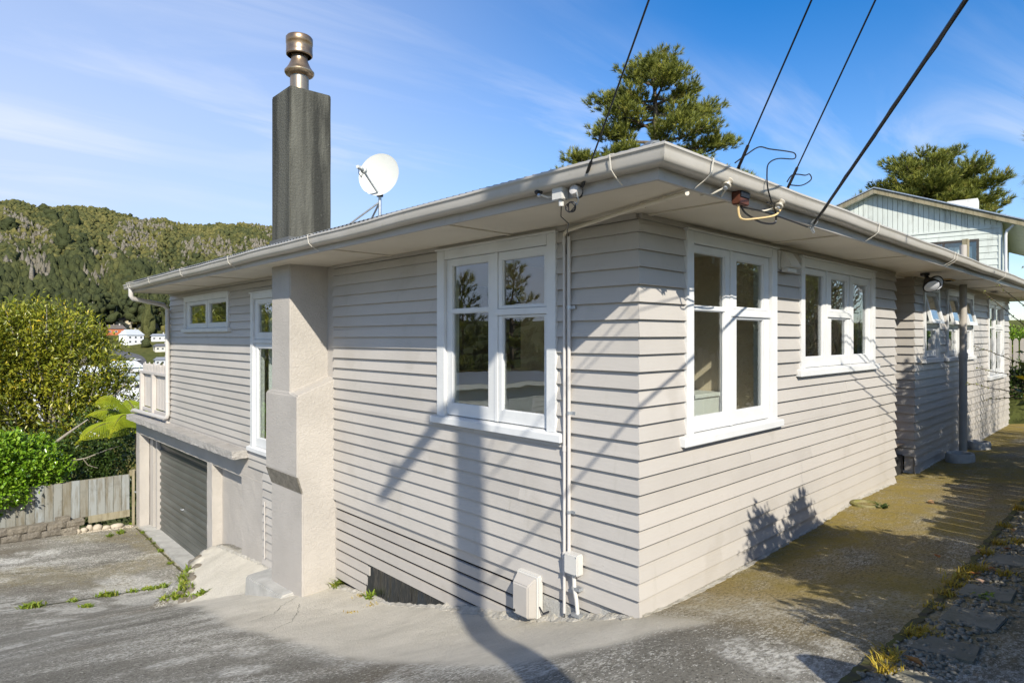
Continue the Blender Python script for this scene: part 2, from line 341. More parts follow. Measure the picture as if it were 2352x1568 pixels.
# ------------------------------------------------------------------ ground heights (metres; 0 = foot of the near house corner)
CTRL=np.array([
(0,0,0),(0,.44,-.156),(0,1.01,-.34),(0,2.13,-.60),(0,3.08,-.86),(0,4.39,-1.05),(0,6.5,-1.62),(0,8,-2.10),(0,9.3,-2.43),(0,11.5,-2.47),(0,14.2,-2.45),
(-1.46,-.4,.247),(-3.66,-2.59,.42),(-.47,1.148,-.372),(-1.2,3.2,-.78),(-1.4,6,-1.45),(-1.4,9.3,-2.32),
(3,0,0),(6.5,0,0),(10,0,0),(14.2,0,0.02),(20,0,.2),(20,-4,.8),
(.5,-1.5,.25),(3,-1.5,.20),(7,-1.5,.18),(14,-1.5,.2),(1,-4,.42),(7,-4,.4),(14,-4,.5),
(-2.5,14.2,-2.25),(-3,9,-2.0),(-3,4,-.78),(-3,0,.15),(-6,14,-2.3),(-6,9,-1.9),(-6,4,-.7),(-6,0,.3),(-6,-4,.6),(0,-6,.6),(-8,-6,.7),
(3,3,0),(6,8,-.3),(0.8,11,-2.4),(1,15,-2.6)],float)
def _phi(r): return np.where(r>1e-9,r*r*np.log(np.maximum(r,1e-9)),0)
def _fit(C):
    n=len(C);K=_phi(np.hypot(C[:,None,0]-C[None,:,0],C[:,None,1]-C[None,:,1]))+np.eye(n)*.02
    Pm=np.c_[np.ones(n),C[:,:2]];A=np.zeros((n+3,n+3));A[:n,:n]=K;A[:n,n:]=Pm;A[n:,:n]=Pm.T
    return np.linalg.solve(A,np.r_[C[:,2],0,0,0])
_TW=_fit(CTRL)
def drive(x,y):
    x=np.asarray(x,float);y=np.asarray(y,float);n=len(CTRL)
    r=np.hypot(x[...,None]-CTRL[:,0],y[...,None]-CTRL[:,1])
    return _phi(r)@_TW[:n]+_TW[n]+_TW[n+1]*x+_TW[n+2]*y
def apron(x,y):
    z=np.interp(y,[4.2,5.3,6.5,7.5,8.4,9.0],[-1.3, -1.24, -1.36, -1.46, -1.55, -1.68])+.36*np.minimum(x,0)
    return np.where((y<9.0+1.15*x)&(y>4.2)&(x>-2),z,-99)
def gz(x,y): return np.maximum(drive(x,y),apron(np.asarray(x,float),np.asarray(y,float)))
CAMP = np.array([-3.664, -2.5915, 1.962]); FW = np.array([.6861, .7274]); RT = np.array([.7274, -.6862])
def sstep(a, b, x): t = np.clip((x-a)/(b-a), 0, 1); return t*t*(3-2*t)
def vnoise(x, y, seed=0):
    """cheap smooth value noise for masks and relief"""
    xi = np.floor(x).astype(np.int64); yi = np.floor(y).astype(np.int64); fx = x-xi; fy = y-yi; fx = fx*fx*(3-2*fx); fy = fy*fy*(3-2*fy)
    def h(a, b):
        n = (a*374761393+b*668265263+seed*974711) & 0x7fffffff; n = ((n ^ (n >> 13))*1274126177) & 0x7fffffff; return ((n ^ (n >> 16)) & 0xffff)/65535
    return (h(xi, yi)*(1-fx)+h(xi+1, yi)*fx)*(1-fy)+(h(xi, yi+1)*(1-fx)+h(xi+1, yi+1)*fx)*fy
def fbm(x, y, seed=0, o=4):
    s = 0; a = .5; t = 0
    for i in range(o): s = s+a*vnoise(x*2**i, y*2**i, seed+i); t += a; a *= .5
    return s/t

# driveway and side path: one sheet
def grid(lo, hi, bands):
    out = [lo]
    while out[-1] < hi:
        st = next((s for a, b, s in bands if a <= out[-1] < b), .4); out.append(out[-1]+st)
    return np.array(out)
gx = grid(-9, 17, [(-4.2, 7.5, .05), (7.5, 17, .14), (-9, -4.2, .3)])
gy = grid(-7, 15, [(-2.6, 10.0, .05), (10, 15, .09), (-7, -2.6, .3)])
GX, GY = np.meshgrid(gx, gy, indexing='ij')
GZ = gz(GX, GY)+.010*(fbm(GX*1.3, GY*1.3, 3)-.5)+.006*(fbm(GX*7, GY*7, 9)-.5)
ap = apron(GX, GY); edge = (ap > drive(GX, GY)) & (GY > 9.0+1.15*GX-.35)
GZ = np.where(edge, GZ+.07*(fbm(GX*5, GY*5, 21)-.5)*2, GZ)
idx = np.arange(GX.size).reshape(GX.shape)
q = np.stack([idx[:-1, :-1], idx[1:, :-1], idx[1:, 1:], idx[:-1, 1:]], -1)
xm = (GX[:-1, :-1]+GX[1:, 1:])/2; ym = (GY[:-1, :-1]+GY[1:, 1:])/2
keep = ~((xm > .35) & (ym > .35) & (ym < 9.0)) & ~((ym > 14.35) | ((xm > 1.2) & (ym > 9)))
drv = rawmesh('driveway', np.stack([GX, GY, GZ], -1).reshape(-1, 3), q[keep], 'conc', smooth=True)
tag(drv, kind='structure')
# zones of real material: R pale smoother apron, G moss, B lime bloom
n1_ = fbm(GX*1.7, GY*1.7, 31); n2_ = fbm(GX*.9, GY*.9, 41); n3_ = fbm(GX*4, GY*4, 51)
wid = np.interp(GY, [-.6, .2, 1, 4, 6.2, 7.5, 9], [1.25, 1.35, 1.38, 1.40, 1.15, 1.0, .1])+.28*(n1_-.5)
ZR = sstep(-wid-.10, -wid+.10, GX)*sstep(.05, -.05, GX-.05-.0*GY)*sstep(-.62, -.40, GY+.35*GX+.25*(n1_-.5)+.05)*sstep(9.2, 8.9, GY-1.15*GX)
rim = np.exp(-((GX+wid+.02)/.16)**2)*(GY > -.4)*(GY < 6.2)
ZG = sstep(.5, .75, n2_+.42*sstep(-.9, -.1, GY)*sstep(.2, 2.8, GX)+.10*sstep(-.3, 1.5, GX)-.06)*sstep(-.5, .6, GX)*(GY < 1)
ZG = np.maximum(ZG, sstep(.58, .72, fbm(GX*.8, GY*.8, 77))*sstep(9.5, 11, GY)*.35)
ZG = np.maximum(ZG, sstep(5.5, 9, GX)*(GY < 1)*sstep(.35, .6, n2_)*.9)
ZB = np.maximum(sstep(.56, .70, fbm(GX*1.1, GY*2.0, 61))*sstep(.48, .60, n3_), .9*rim*sstep(.35, .6, n3_))*np.where(GX > .2, .25, 1)
for cxx, cyy, rr in ((-1.05, 8.9, .42), (-1.0, 10.2, .5), (-1.9, 8.6, .35), (-.6, 9.9, .3), (.55, -.55, .35), (1.0, -1.2, .35), (6.6, -.55, .3)):
    ZB = np.maximum(ZB, sstep(1.1, .7, np.hypot((GX-cxx)*1.0, (GY-cyy)*.7)/rr+.9*(n3_-.5)))
sd_ = drv.data.attributes.new('side', 'FLOAT', 'POINT'); sd_.data.foreach_set('value', (sstep(-.6, 1.0, GX+.5*(n1_-.5))*(GY < .6)*sstep(-2.4, -1.7, GY)).astype(np.float32).ravel())
ca = drv.data.color_attributes.new('zone', 'FLOAT_COLOR', 'POINT')
ca.data.foreach_set('color', np.stack([ZR, ZG, ZB, np.ones_like(ZR)], -1).astype(np.float32).ravel())
m = M('driveway_surface', .9, .2).base((.255, .237, .196))
m.lay(m.noise(.7, 8, .72, stretch=(.6, 1, 1), lo=.40, hi=.66), (.16, .147, .118)); m.lay(m.noise(2.2, 9, .75, stretch=(.45, 1, 1), lo=.48, hi=.70), (.35, .328, .275), amt=.8)
m.lay(m.noise(.5, 5, .6, lo=.52, hi=.7), (.17, .125, .07), amt=.5)
m.lay(m.noise(46, 3, .7, lo=.46, hi=.38), (.075, .068, .052), amt=.75)                       # worn-out hollows
pat = m.raw(1.5, 5, .65, (.5, 1.2, 1))                                                        # exposed pale aggregate, denser in streaks
fl1 = m.rng(m.math('ADD', m.raw(30, 4, .7, (.55, 1.25, 1)), m.math('MULTIPLY', m.math('SUBTRACT', pat, .5, False), .55, False), False), .555, .605)
fl2 = m.rng(m.math('ADD', m.raw(62, 3, .65, (.7, 1.3, 1)), m.math('MULTIPLY', m.math('SUBTRACT', pat, .5, False), .35, False), False), .585, .635)
m.lay(fl1, (.48, .452, .388), amt=.85); m.lay(fl2, (.78, .75, .67), amt=.85)
zb = m.attr('zone', 2)
m.lay(m.math('MULTIPLY', zb, m.noise(14, 6, .75, lo=.36, hi=.58)), (.50, .475, .41), amt=.6)
m.lay(m.math('MULTIPLY', m.noise(34, 4, .7, stretch=(.6, 1.2, 1), lo=.46, hi=.58), zb), (.74, .71, .64), amt=.85)
z0 = m.attr('zone', 0)
apc = M  # pale apron
ap1 = m.n.new('ShaderNodeMix'); ap1.data_type = 'RGBA'; m.l.new(m.noise(2.4, 7, .68, stretch=(.7, 1.0, 1), lo=.40, hi=.72), ap1.inputs['Factor']); ap1.inputs['A'].default_value = (.69, .635, .53, 1); ap1.inputs['B'].default_value = (.55, .505, .415, 1)
m.lay(z0, ap1.outputs['Result'], amt=.96)
m.lay(m.math('MULTIPLY', z0, m.noise(.9, 6, .65, stretch=(.5, 1, 1), lo=.52, hi=.70)), (.33, .30, .24), amt=.55)
z1 = m.attr('zone', 1)
m.lay(m.math('MULTIPLY', m.attr('side'), m.noise(1.6, 6, .65, lo=.28, hi=.60)), (.29, .215, .075), amt=.88)
m.lay(m.math('MULTIPLY', m.attr('side'), m.noise(55, 3, .7, lo=.56, hi=.64)), (.40, .335, .19), amt=.45)
m.lay(m.math('MULTIPLY', m.attr('side'), m.noise(44, 3, .7, lo=.46, hi=.40)), (.085, .072, .035), amt=.7)
m.lay(m.math('MULTIPLY', z1, m.noise(9, 6, .7, lo=.30, hi=.58)), (.305, .225, .045), amt=.8)
m.lay(m.math('MULTIPLY', z1, m.noise(1.1, 5, .7, lo=.52, hi=.70)), (.18, .14, .035), amt=.5)
m.lay(m.math('MULTIPLY', z0, m.noise(40, 4, .7, lo=.60, hi=.72)), (.30, .27, .22), amt=.6)
m.bump(m.noise(42, 6, .75), .8, .014); m.bump(m.noise(9, 5, .6), .16, .012)
drv.data.materials[0] = m.done()

# ------------------------------------------------------------------ the house
house = empty('house', (0, 0, 0), 'single storey taupe weatherboard house with white windows and a garage beneath', 'house')
PL = lambda a, d, z: (-d, a, z)                # street wall: plane x=0, outward -x, a = y
PR = lambda a, d, z: (a, -d, z)                # side wall: plane y=0, outward -y, a = x
PB = lambda a, d, z: (6.72-d, a, z)            # return of the far wing, plane x=6.72
def pbox(mb, P, a0, a1, d0, d1, z0, z1):
    return mb.hexa([P(a0, d0, z0), P(a1, d0, z0), P(a1, d1, z0), P(a0, d1, z0), P(a0, d0, z1), P(a1, d0, z1), P(a1, d1, z1), P(a0, d1, z1)])
def cells(a0, a1, z0, z1, ops):
    """rectangles of [a0,a1]x[z0,z1] left over by the openings"""
    zs = sorted({z0, z1, *[min(max(o[2], z0), z1) for o in ops], *[min(max(o[3], z0), z1) for o in ops]}); out = []
    for lo, hi in zip(zs[:-1], zs[1:]):
        if hi-lo < 1e-6: continue
        mid = (lo+hi)/2; seg = [(a0, a1)]
        for o in ops:
            if o[2] < mid < o[3]:
                nx = []
                for s0, s1 in seg:
                    if o[1] <= s0 or o[0] >= s1: nx.append((s0, s1)); continue
                    if o[0] > s0: nx.append((s0, o[0]))
                    if o[1] < s1: nx.append((o[1], s1))
                seg = nx
        out += [(s0, s1, lo, hi) for s0, s1 in seg if s1-s0 > .004]
    return out
CV = .1228; TH0, TH1 = .036, .006
def boards(P, wall, a0, a1, k0, k1, ops, m0=0, m1=0, ztop=2.80):
    for k in range(k0, k1):
        zk = k*CV; zt = min(zk+CV+.012, ztop); wob = NR.normal(0, .0012)
        segs = []
        for s0, s1, lo, hi in cells(a0, a1, zk, zt, ops):        # long courses are butted from two lengths
            if s1-s0 > 2.6 and NR.uniform() < .45:
                c_ = s0+(s1-s0)*NR.uniform(.25, .75); segs += [(s0, c_-.0012, lo, hi), (c_+.0012, s1, lo, hi)]
            else: segs.append((s0, s1, lo, hi))
        for s0, s1, lo, hi in segs:
            if hi-lo < .016: continue
            dd = lambda z: TH0+(TH1-TH0)*(z-zk)/(CV+.012)+wob
            w0 = m0 if s0 == a0 else 0; w1 = m1 if s1 == a1 else 0
            tl = NR.normal(0, .0012)
            def row(z, d): return [P(s0-w0*0, .0, z), P(s1, .0, z), P(s1+w1*d, d, z+tl), P(s0-w0*d, d, z-tl)]
            MB().hexa(row(lo, dd(lo))+row(hi, dd(hi))).build('weatherboard', 'board', wall)
def core(P, a0, a1, z0, z1, ops, mat='trim', d0=-.11, d1=-.002, name='wall'):
    mb = MB()
    for s0, s1, lo, hi in cells(a0, a1, z0, z1, ops): pbox(mb, P, s0, s1, d0, d1, lo, hi)
    return mb.build(name, mat, house)

WINL1 = (.75, 2.307, 1.14, 2.785); WINT = (5.45, 7.035, .245, 2.62); WINS = (7.975, 10.343, 2.05, 2.70)
WINR1 = (.575, 2.147, 1.13, 2.78); WINR2 = (2.70, 4.93, 1.57, 2.76)
WINR3 = (7.15, 8.04, 1.575, 2.74); WINR4 = (8.50, 9.39, 1.565, 2.735); WINR5 = (9.62, 10.45, 1.56, 2.735); WINR6 = (11.81, 13.44, 1.10, 2.71)
opL = [WINL1, WINT, WINS]; opR = [WINR1, WINR2]; opR2 = [WINR3, WINR4, WINR5, WINR6]
ins = lambda o: (o[0]+.06, o[1]-.06, o[2]+.06, o[3]-.06)
wall_l = core(PL, 0.10, 11.33, -.02, 2.83, [ins(o) for o in opL])
wall_r = core(PR, 0.0, 5.79, .03, 2.83, [ins(o) for o in opR])
wall_r2 = core(PR, 6.72, 14.13, .03, 2.83, [ins(o) for o in opR2])
wall_b = core(PB, .11, 1.7, .27, 2.83, [])
chop = (4.44, 5.31, -9, 9)
boards(PL, wall_l, 0, 11.33, 0, 23, opL+[chop, (7.17, 12, -9, .27)], m0=1)
boards(PR, wall_r, 0, 5.79, 0, 23, opR, m0=1, m1=1)
boards(PR, wall_r2, 6.72, 14.13, 0, 23, opR2, m0=1, m1=1)
boards(PB, wall_b, 0, 1.7, 2, 23, [], m0=1)
boards(PL, wall_l, 5.32, 6.60, -11, 0, [])
mb = MB(); mb.box(5.68, 5.786, .11, 1.7, .03, 2.83); mb.box(5.68, 6.73, 1.7, 1.8, .03, 2.83); mb.build('porch_wall', 'board', house)
mb = MB(); mb.box(5.80, 6.70, .12, 1.68, -.1, .26); mb.build('porch_step', MT['poly'] if False else paint('black_step', (.03, .03, .03), .5, .3, 3), house, bevel=.008)
mb = MB(); pbox(mb, PL, 5.45, 7.1, 0, .03, .0, .01); 
mb = MB(); pbox(mb, PL, 7.16, 11.33, 0, .022, .17, .275); mb.build('base_board', 'trim', house, bevel=.003)
mb = MB()
for (a0, a1, P) in ((.0, 4.44, PL), (5.31, 11.33, PL), (.0, 5.79, PR), (6.72, 14.13, PR), (0, 1.7, PB)): pbox(mb, P, a0 if P is not PL or a0 > 1 else a0-.0, a1, .002, .034, 2.792, 2.829)
mb.build('frieze_mould', 'trim', house)
# footing under the side walls, open slats under the street wall
mb = MB(); mb.box(.0, 5.78, -.010, .25, -.3, .028); mb.box(6.73, 14.1, -.008, .25, -.3, .028); mb.build('footing', 'pvcw', house)
slats = MB().box(.06, .10, .12, 4.5, -1.3, -.03).build('subfloor_shade_sheet', 'soot_shade_black', house)  # near-black sheet, shade behind the open slats put into its colour
SL = [(-.008, -.107, .33), (-.133, -.228, .46), (-.252, -.350, 1.02), (-.376, -.474, 1.10), (-.500, -.598, 1.62)]
for (zt, zb, y0) in SL:
    mb = MB(); pbox(mb, PL, y0, 4.42, -.03, .004, zb, zt); mb.build('slat', 'board', house, bevel=.004)
for (zt, zb, y0, y1) in ((-.622, -.72, 3.62, 4.42), (-.742, -.84, 3.66, 4.42), (-.862, -.95, 3.7, 4.42)):
    mb = MB(); pbox(mb, PL, y0, y1, -.03, .004, zb, zt); mb.build('slat', 'board', house, bevel=.004)
mb = MB(); mb.box(-.012, .2, .02, 1.02, -.6, -.125); mb.box(-.003, .2, .0, .35, -.3, -.005); mb.build('footing', 'conc', house)
def sheet(name, y0, y1, zt0, zt1, zb0, zb1, x, mat, parent, n=26, amp=.02, seed=1):
    rg = []
    for i in range(n+1):
        t = i/n; y = y0+(y1-y0)*t; zt = zt0+(zt1-zt0)*t; zb = zb0+(zb1-zb0)*t
        o = amp*math.sin(t*17+seed)+amp*.6*math.sin(t*41+seed*2)
        rg.append([(x, y, zt), (x-.004, y, zt), (x-.012-o*.4, y, (zt+zb)/2), (x-.03-o, y, zb), (x-.02-o, y, zb)])
    return MB().loft(rg).build(name, mat, parent, smooth=True)
sheet('polythene_flap', 2.05, 3.68, -.606, -.606, -.62, -1.05, .012, 'poly', house, seed=2)
sheet('polythene_flap', 1.05, 1.64, -.36, -.48, -.46, -.60, .008, 'poly', house, seed=5)

def fillet(pts, w, h, out, name='mortar_fillet'):
    """rough mortar run where the wall meets the paving; out = outward direction"""
    rg = []; o = Vector(out)
    for i in range(len(pts)-1):
        a, b = Vector(pts[i]), Vector(pts[i+1]); m_ = max(1, int((b-a).length/.045))
        for k in range(m_+(i == len(pts)-2)):
            p = a.lerp(b, k/m_); ww = w*NR.uniform(.45, 1.3); hh = h*NR.uniform(.4, 1.3); q = p+o*ww
            zg = float(gz(np.array(q.x), np.array(q.y))); zp = float(gz(np.array(p.x), np.array(p.y)))
            rg.append([(p.x-o.x*.03, p.y-o.y*.03, zp-.06), (q.x, q.y, zg-.03), (q.x, q.y, zg+.006), (p.x+o.x*ww*.5, p.y+o.y*ww*.5, (zg+zp)/2+hh*.6), (p.x, p.y, zp+hh), (p.x-o.x*.03, p.y-o.y*.03, zp+hh)])
    return MB().loft(rg).build(name, 'mortar', house)
m = M('mortar', .9, .15).base((.52, .49, .43)); m.lay(m.noise(9, 5, .7), (.36, .33, .27)); m.bump(m.noise(50, 4, .7), .8, .01); MT['mortar'] = m.done()
fillet([(.0, -.030, 0), (5.78, -.03, 0)], .030, .016, (0, -1, 0)); fillet([(6.74, -.03, 0), (14, -.03, 0)], .03, .015, (0, -1, 0))
fillet([(-.02, .02, 0), (-.02, 2.2, 0)], .07, .035, (-1, 0, 0)); fillet([(-.02, 2.2, 0), (-.02, 4.4, 0)], .04, .02, (-1, 0, 0)); fillet([(-.01, 5.85, 0), (-.01, 8.6, 0)], .03, .02, (-1, 0, 0))
# windows
def window(P, rect, opening, sashes, bars=(), tilt=None, label=None, sill_out=.075, curtain=False):
    a0, a1, z0, z1 = rect; oa0, oa1, oz0, oz1 = opening
    mb = MB()
    pbox(mb, P, a0, oa0, -.02, .044, z0+.07, z1); pbox(mb, P, oa1, a1, -.02, .044, z0+.07, z1)
    pbox(mb, P, oa0, oa1, -.02, .042, oz1, z1)
    w = mb.build('window', 'white', house, bevel=.004)
    if label: w['label'] = label
    mb = MB(); pbox(mb, P, a0-.012, a1+.012, -.02, .060, z1, z1+.016); mb.build('head_flashing', 'white', w)
    # sill with a slope
    mb = MB(); e = .075
    mb.hexa([P(a0-e, -.03, z0), P(a1+e, -.03, z0), P(a1+e, sill_out, z0), P(a0-e, sill_out, z0), P(a0-e, -.03, z0+.085), P(a1+e, -.03, z0+.085), P(a1+e, sill_out, z0+.062), P(a0-e, sill_out, z0+.062)])
    mb.build('sill', 'white', w, bevel=.005)
    # frame lining behind the sashes
    mb = MB()
    for s in ((oa0-.03, oa0+.012), (oa1-.012, oa1+.03)): pbox(mb, P, s[0], s[1], -.13, -.025, oz0, oz1)
    pbox(mb, P, oa0, oa1, -.13, -.025, oz1-.012, oz1+.03); pbox(mb, P, oa0, oa1, -.13, -.025, oz0-.03, oz0+.012); mb.build('frame_lining', 'white', w)
    for i, (sr, panes) in enumerate(sashes):
        tl = tilt.get(i, 0) if tilt else 0
        g = .004; s = (sr[0]+g, sr[1]-g, sr[2]+g, sr[3]-g)
        PT = (lambda a, d, z, tl=tl, zt=s[3]: P(a, d+tl*(zt-z), z))
        mb = MB()
        for c in cells(*s, [tuple(p) for p in panes]): pbox(mb, PT, c[0], c[1], -.028, .012, c[2], c[3])
        so_ = mb.build('sash', 'white', w)
        for p in panes:                                        # glazing bead / putty line
            mb = MB()
            for c in cells(p[0], p[1], p[2], p[3], [(p[0]+.008, p[1]-.008, p[2]+.008, p[3]-.008)]): pbox(mb, PT, c[0], c[1], -.012, .003, c[2], c[3])
            mb.build('putty', 'white', w)
            mb = MB(); pbox(mb, PT, p[0], p[1], -.016, -.012, p[2], p[3]); mb.build('pane', 'glass', w)
    for b in bars:
        mb = MB(); pbox(mb, P, b[0], b[1], -.03, b[4], b[2], b[3]); mb.build('mullion', 'white', w, bevel=.004)
    return w
window(PL, WINL1, (.85, 2.19, 1.225, 2.70),
       [((1.50, 2.19, 1.225, 2.70), [(1.585, 2.108, 2.222, 2.638), (1.585, 2.108, 1.335, 2.190)]),
        ((.85, 1.455, 2.205, 2.70), [(.90, 1.408, 2.228, 2.632)]), ((.85, 1.455, 1.225, 2.150), [(.90, 1.408, 1.330, 2.135)])],
       [(1.455, 1.50, 1.225, 2.70, .020), (.842, 1.488, 2.150, 2.205, .030)])
window(PR, WINR1, (.672, 2.035, 1.215, 2.69),
       [((.672, 1.295, 1.215, 2.69), [(.725, 1.215, 2.205, 2.632), (.725, 1.215, 1.332, 2.176)]),
        ((1.34, 2.035, 2.20, 2.69), [(1.412, 1.925, 2.215, 2.622)]), ((1.34, 2.035, 1.215, 2.135), [(1.412, 1.925, 1.330, 2.118)])],
       [(1.295, 1.34, 1.215, 2.69, .020), (1.30, 2.045, 2.135, 2.20, .030)])
window(PR, WINR2, (2.79, 4.83, 1.65, 2.67),
       [((2.79, 3.41, 1.65, 2.67), [(2.86, 3.335, 1.755, 2.612)]),
        ((3.455, 4.115, 2.235, 2.67), [(3.56, 4.03, 2.262, 2.602)]), ((3.455, 4.115, 1.65, 2.175), [(3.56, 4.03, 1.755, 2.160)]),
        ((4.16, 4.83, 1.65, 2.67), [(4.25, 4.72, 1.755, 2.592)])],
       [(3.41, 3.455, 1.65, 2.67, .020), (4.115, 4.16, 1.65, 2.67, .020), (3.43, 4.14, 2.175, 2.235, .030)])
for wr in (WINR3, WINR4, WINR5):
    a, b, z, t = wr; zm = 2.14
    window(PR, wr, (a+.09, b-.09, z+.085, t-.085), [((a+.09, b-.09, zm+.03, t-.085), [(a+.16, b-.16, zm+.085, t-.145)]), ((a+.09, b-.09, z+.085, zm-.03), [(a+.16, b-.16, z+.17, zm-.075)])],
           [(a+.085, b-.085, zm-.03, zm+.03, .03)], tilt={0: .24})
a, b, z, t = WINR6; c = (a+b)/2
window(PR, WINR6, (a+.09, b-.09, z+.085, t-.085), [((a+.09, c-.02, z+.085, t-.085), [(a+.17, c-.09, 2.17, t-.15), (a+.17, c-.09, z+.19, 2.14)]), ((c+.02, b-.09, 2.18, t-.085), [(c+.09, b-.17, 2.22, t-.15)]), ((c+.02, b-.09, z+.085, 2.12), [(c+.09, b-.17, z+.19, 2.08)])],
       [(c-.02, c+.02, z+.085, t-.085, .02), (c+.01, b-.085, 2.12, 2.18, .03)])
window(PL, WINS, (8.06, 10.26, 2.125, 2.615), [((9.09, 10.26, 2.125, 2.615), [(9.18, 10.09, 2.205, 2.555)]), ((8.06, 9.06, 2.125, 2.615), [(8.13, 8.98, 2.205, 2.555)])], [(9.06, 9.09, 2.125, 2.615, .018)])
window(PL, WINT, (5.55, 6.93, .325, 2.53), [((5.55, 6.93, 1.925, 2.53), [(5.65, 6.80, 2.025, 2.46)]), ((5.55, 6.93, .325, 1.87), [(5.65, 6.83, .46, 1.80)])], [(5.54, 6.94, 1.87, 1.925, .03)])

# rooms behind the glass
def room(x0, x1, y0, y1, wallmat, name='room_lining'):
    mb = MB()
    mb.add([(x0, y0, .42), (x1, y0, .42), (x1, y1, .42), (x0, y1, .42)], [(0, 1, 2, 3)]); mb.build('room_floor', 'floor_in', house)
    mb = MB(); mb.box(x0, x1, y0, y1, 2.815, 2.829); mb.build('room_ceiling', 'roomw', house)
    return mb
room(.10, 13.9, .10, 11.2, None)
mb = MB(); mb.box(2.36, 2.44, .115, 2.75, .42, 2.815); mb.box(.115, 2.36, 2.75, 2.83, .42, 2.815); mb.build('room_wall', 'room', house)
mb = MB(); mb.box(2.44, 5.6, 2.1, 2.18, .42, 2.815); mb.box(5.60, 5.67, .115, 2.1, .42, 2.815); mb.box(3.72, 3.80, .9, 2.1, .42, 2.815); mb.build('room_wall', 'roomw', house)
mb = MB(); mb.box(6.8, 14.0, 1.9, 1.98, .42, 2.815); mb.box(10.9, 10.98, .115, 1.9, .42, 2.815); mb.box(8.2, 8.28, .115, 1.9, .42, 2.815); mb.box(14.0, 14.1, .0, 1.98, .05, 2.83); mb.build('room_wall', 'roomw', house)
mb = MB(); mb.box(.115, 3.2, 7.3, 7.38, .2, 2.815); mb.box(3.2, 3.28, 3.7, 11.2, .2, 2.815); mb.box(.0, 3.2, 11.23, 11.33, .0, 2.83); mb.build('room_wall', 'room', house)
mb = MB(); mb.box(.0, 14.0, 11.2, 11.3, .0, 2.83) if False else mb.box(3.28, 14.0, 4.2, 4.3, .0, 2.83); mb.build('back_wall', 'board', house)
# kitchen: stove with hood back, bench, cupboard, yellow tray
st = empty('cooker', (1.35, .75, .42), 'white kitchen cooker seen through the corner side window', 'cooker')
mb = MB(); mb.box(.78, 1.40, .50, 1.06, .42, 1.30); mb.build('body', 'dish', st, bevel=.01)
mb = MB(); mb.box(.77, 1.41, .49, 1.07, 1.30, 1.325); mb.build('hob', 'dish', st, bevel=.004)
for dx in (.93, 1.24):
    for dy in (.64, .92):
        MB().lathe([(.075, 1.325), (.085, 1.338), (.05, 1.34), (.02, 1.335)], (dx, dy, 0), 16).build('burner', 'black', st)
tr_ = MB(); tr_.box(1.62, 1.98, .95, 1.25, 1.40, 1.46); tag(tr_.build('tray', paint('yellow_tray', (.75, .42, .02), .4), base=(1.8, 1.1, 1.40), bevel=.012), 'yellow tray on the kitchen bench inside the corner side window', 'tray')
mb = MB(); mb.box(1.42, 2.34, .62, 1.30, .42, 1.36); mb.box(1.42, 2.35, .60, 1.32, 1.36, 1.40); tag(mb.build('kitchen_bench', 'roomw', base=(1.9, .9, .42), bevel=.006), 'pale kitchen bench beside the cooker inside the corner side window', 'bench')
mb = MB(); mb.box(.30, 1.20, 2.42, 2.74, 1.62, 2.5); tag(mb.build('wall_cupboard', paint('dark_cupboard', (.06, .04, .03), .4), base=(.7, 2.6, 1.62), bevel=.005), 'dark kitchen wall cupboard seen through the large street window', 'cupboard')
def drape(y0, y1, z0, z1, x, label):
    rg = []; n = 40
    for i in range(n+1):
        y = y0+(y1-y0)*i/n; o = .03*math.sin(i*1.15)+.012*math.sin(i*2.9)
        rg.append([(x+o, y, z0), (x+o, y, z1), (x+o+.004, y, z1), (x+o+.004, y, z0)])
    tag(MB().loft(rg).build('curtain', 'lace', smooth=True, base=(x, (y0+y1)/2, z0)), label, 'curtain')
drape(6.36, 6.92, .42, 2.6, .20, 'white lace curtain drawn to the side of the tall street window')

# soffit, fascia, gutters
mb = MB(); mb.box(-.715, 0, -.633, 11.3, 2.831, 2.845); mb.box(0, 15.55, -.633, 0, 2.831, 2.845); mb.box(5.79, 6.72, 0, 1.7, 2.831, 2.845); mb.box(14.13, 15.55, 0, 3, 2.831, 2.845)
soffit = mb.build('soffit', 'soffit', house)
for y in (1.27, 3.14, 6.9, 8.8, 10.4): MB().box(-.713, -.036, y-.02, y+.02, 2.820, 2.830).build('batten', 'soffit', soffit)
for x in (.09, 2.03, 4.0, 5.95, 7.9, 9.85, 11.8, 13.7): MB().box(x-.02, x+.02, -.631, -.036, 2.820, 2.830).build('batten', 'soffit', soffit)
MB().box(-.74, -.715, -.658, 11.3, 2.822, 2.965).build('fascia', 'trim', house)
MB().box(-.715, 15.57, -.658, -.633, 2.822, 2.965).build('fascia', 'trim', house)
MB().box(15.55, 15.575, -.633, 3, 2.822, 2.965).build('fascia', 'trim', house)
MB().box(-.715, .0, 11.3, 11.325, 2.822, 2.965).build('fascia', 'trim', house)
GP = [(.0, 2.886), (.070, 2.886), (.088, 2.893), (.098, 2.91), (.100, 2.945), (.103, 2.960), (.112, 2.968), (.112, 2.980), (.103, 2.986), (.094, 2.978), (.094, 2.94), (.088, 2.905), (.072, 2.892), (.004, 2.892), (.004, 2.97), (.0, 2.97)]
def gwob(s): return .004*math.sin(s*1.7)+.003*math.sin(s*4.1+1)
rg = []
ys = [None]+[i*.45 for i in range(0, 26)]+[11.28]
for s in ys: rg.append([(-(.742+d), (-(.66+d)) if s is None else s, z+(0 if s is None else gwob(s)-.0022*s)) for d, z in GP])
gl_ = MB().loft(rg).build('gutter', 'gutter', house, smooth=True)
rg = []
for s in [None]+[i*.45 for i in range(0, 35)]+[15.6]: rg.append([((-(.742+d)) if s is None else s, -(.66+d), z+(0 if s is None else gwob(s+3))) for d, z in GP])
gr_ = MB().loft(rg).build('gutter', 'gutter', house, smooth=True)
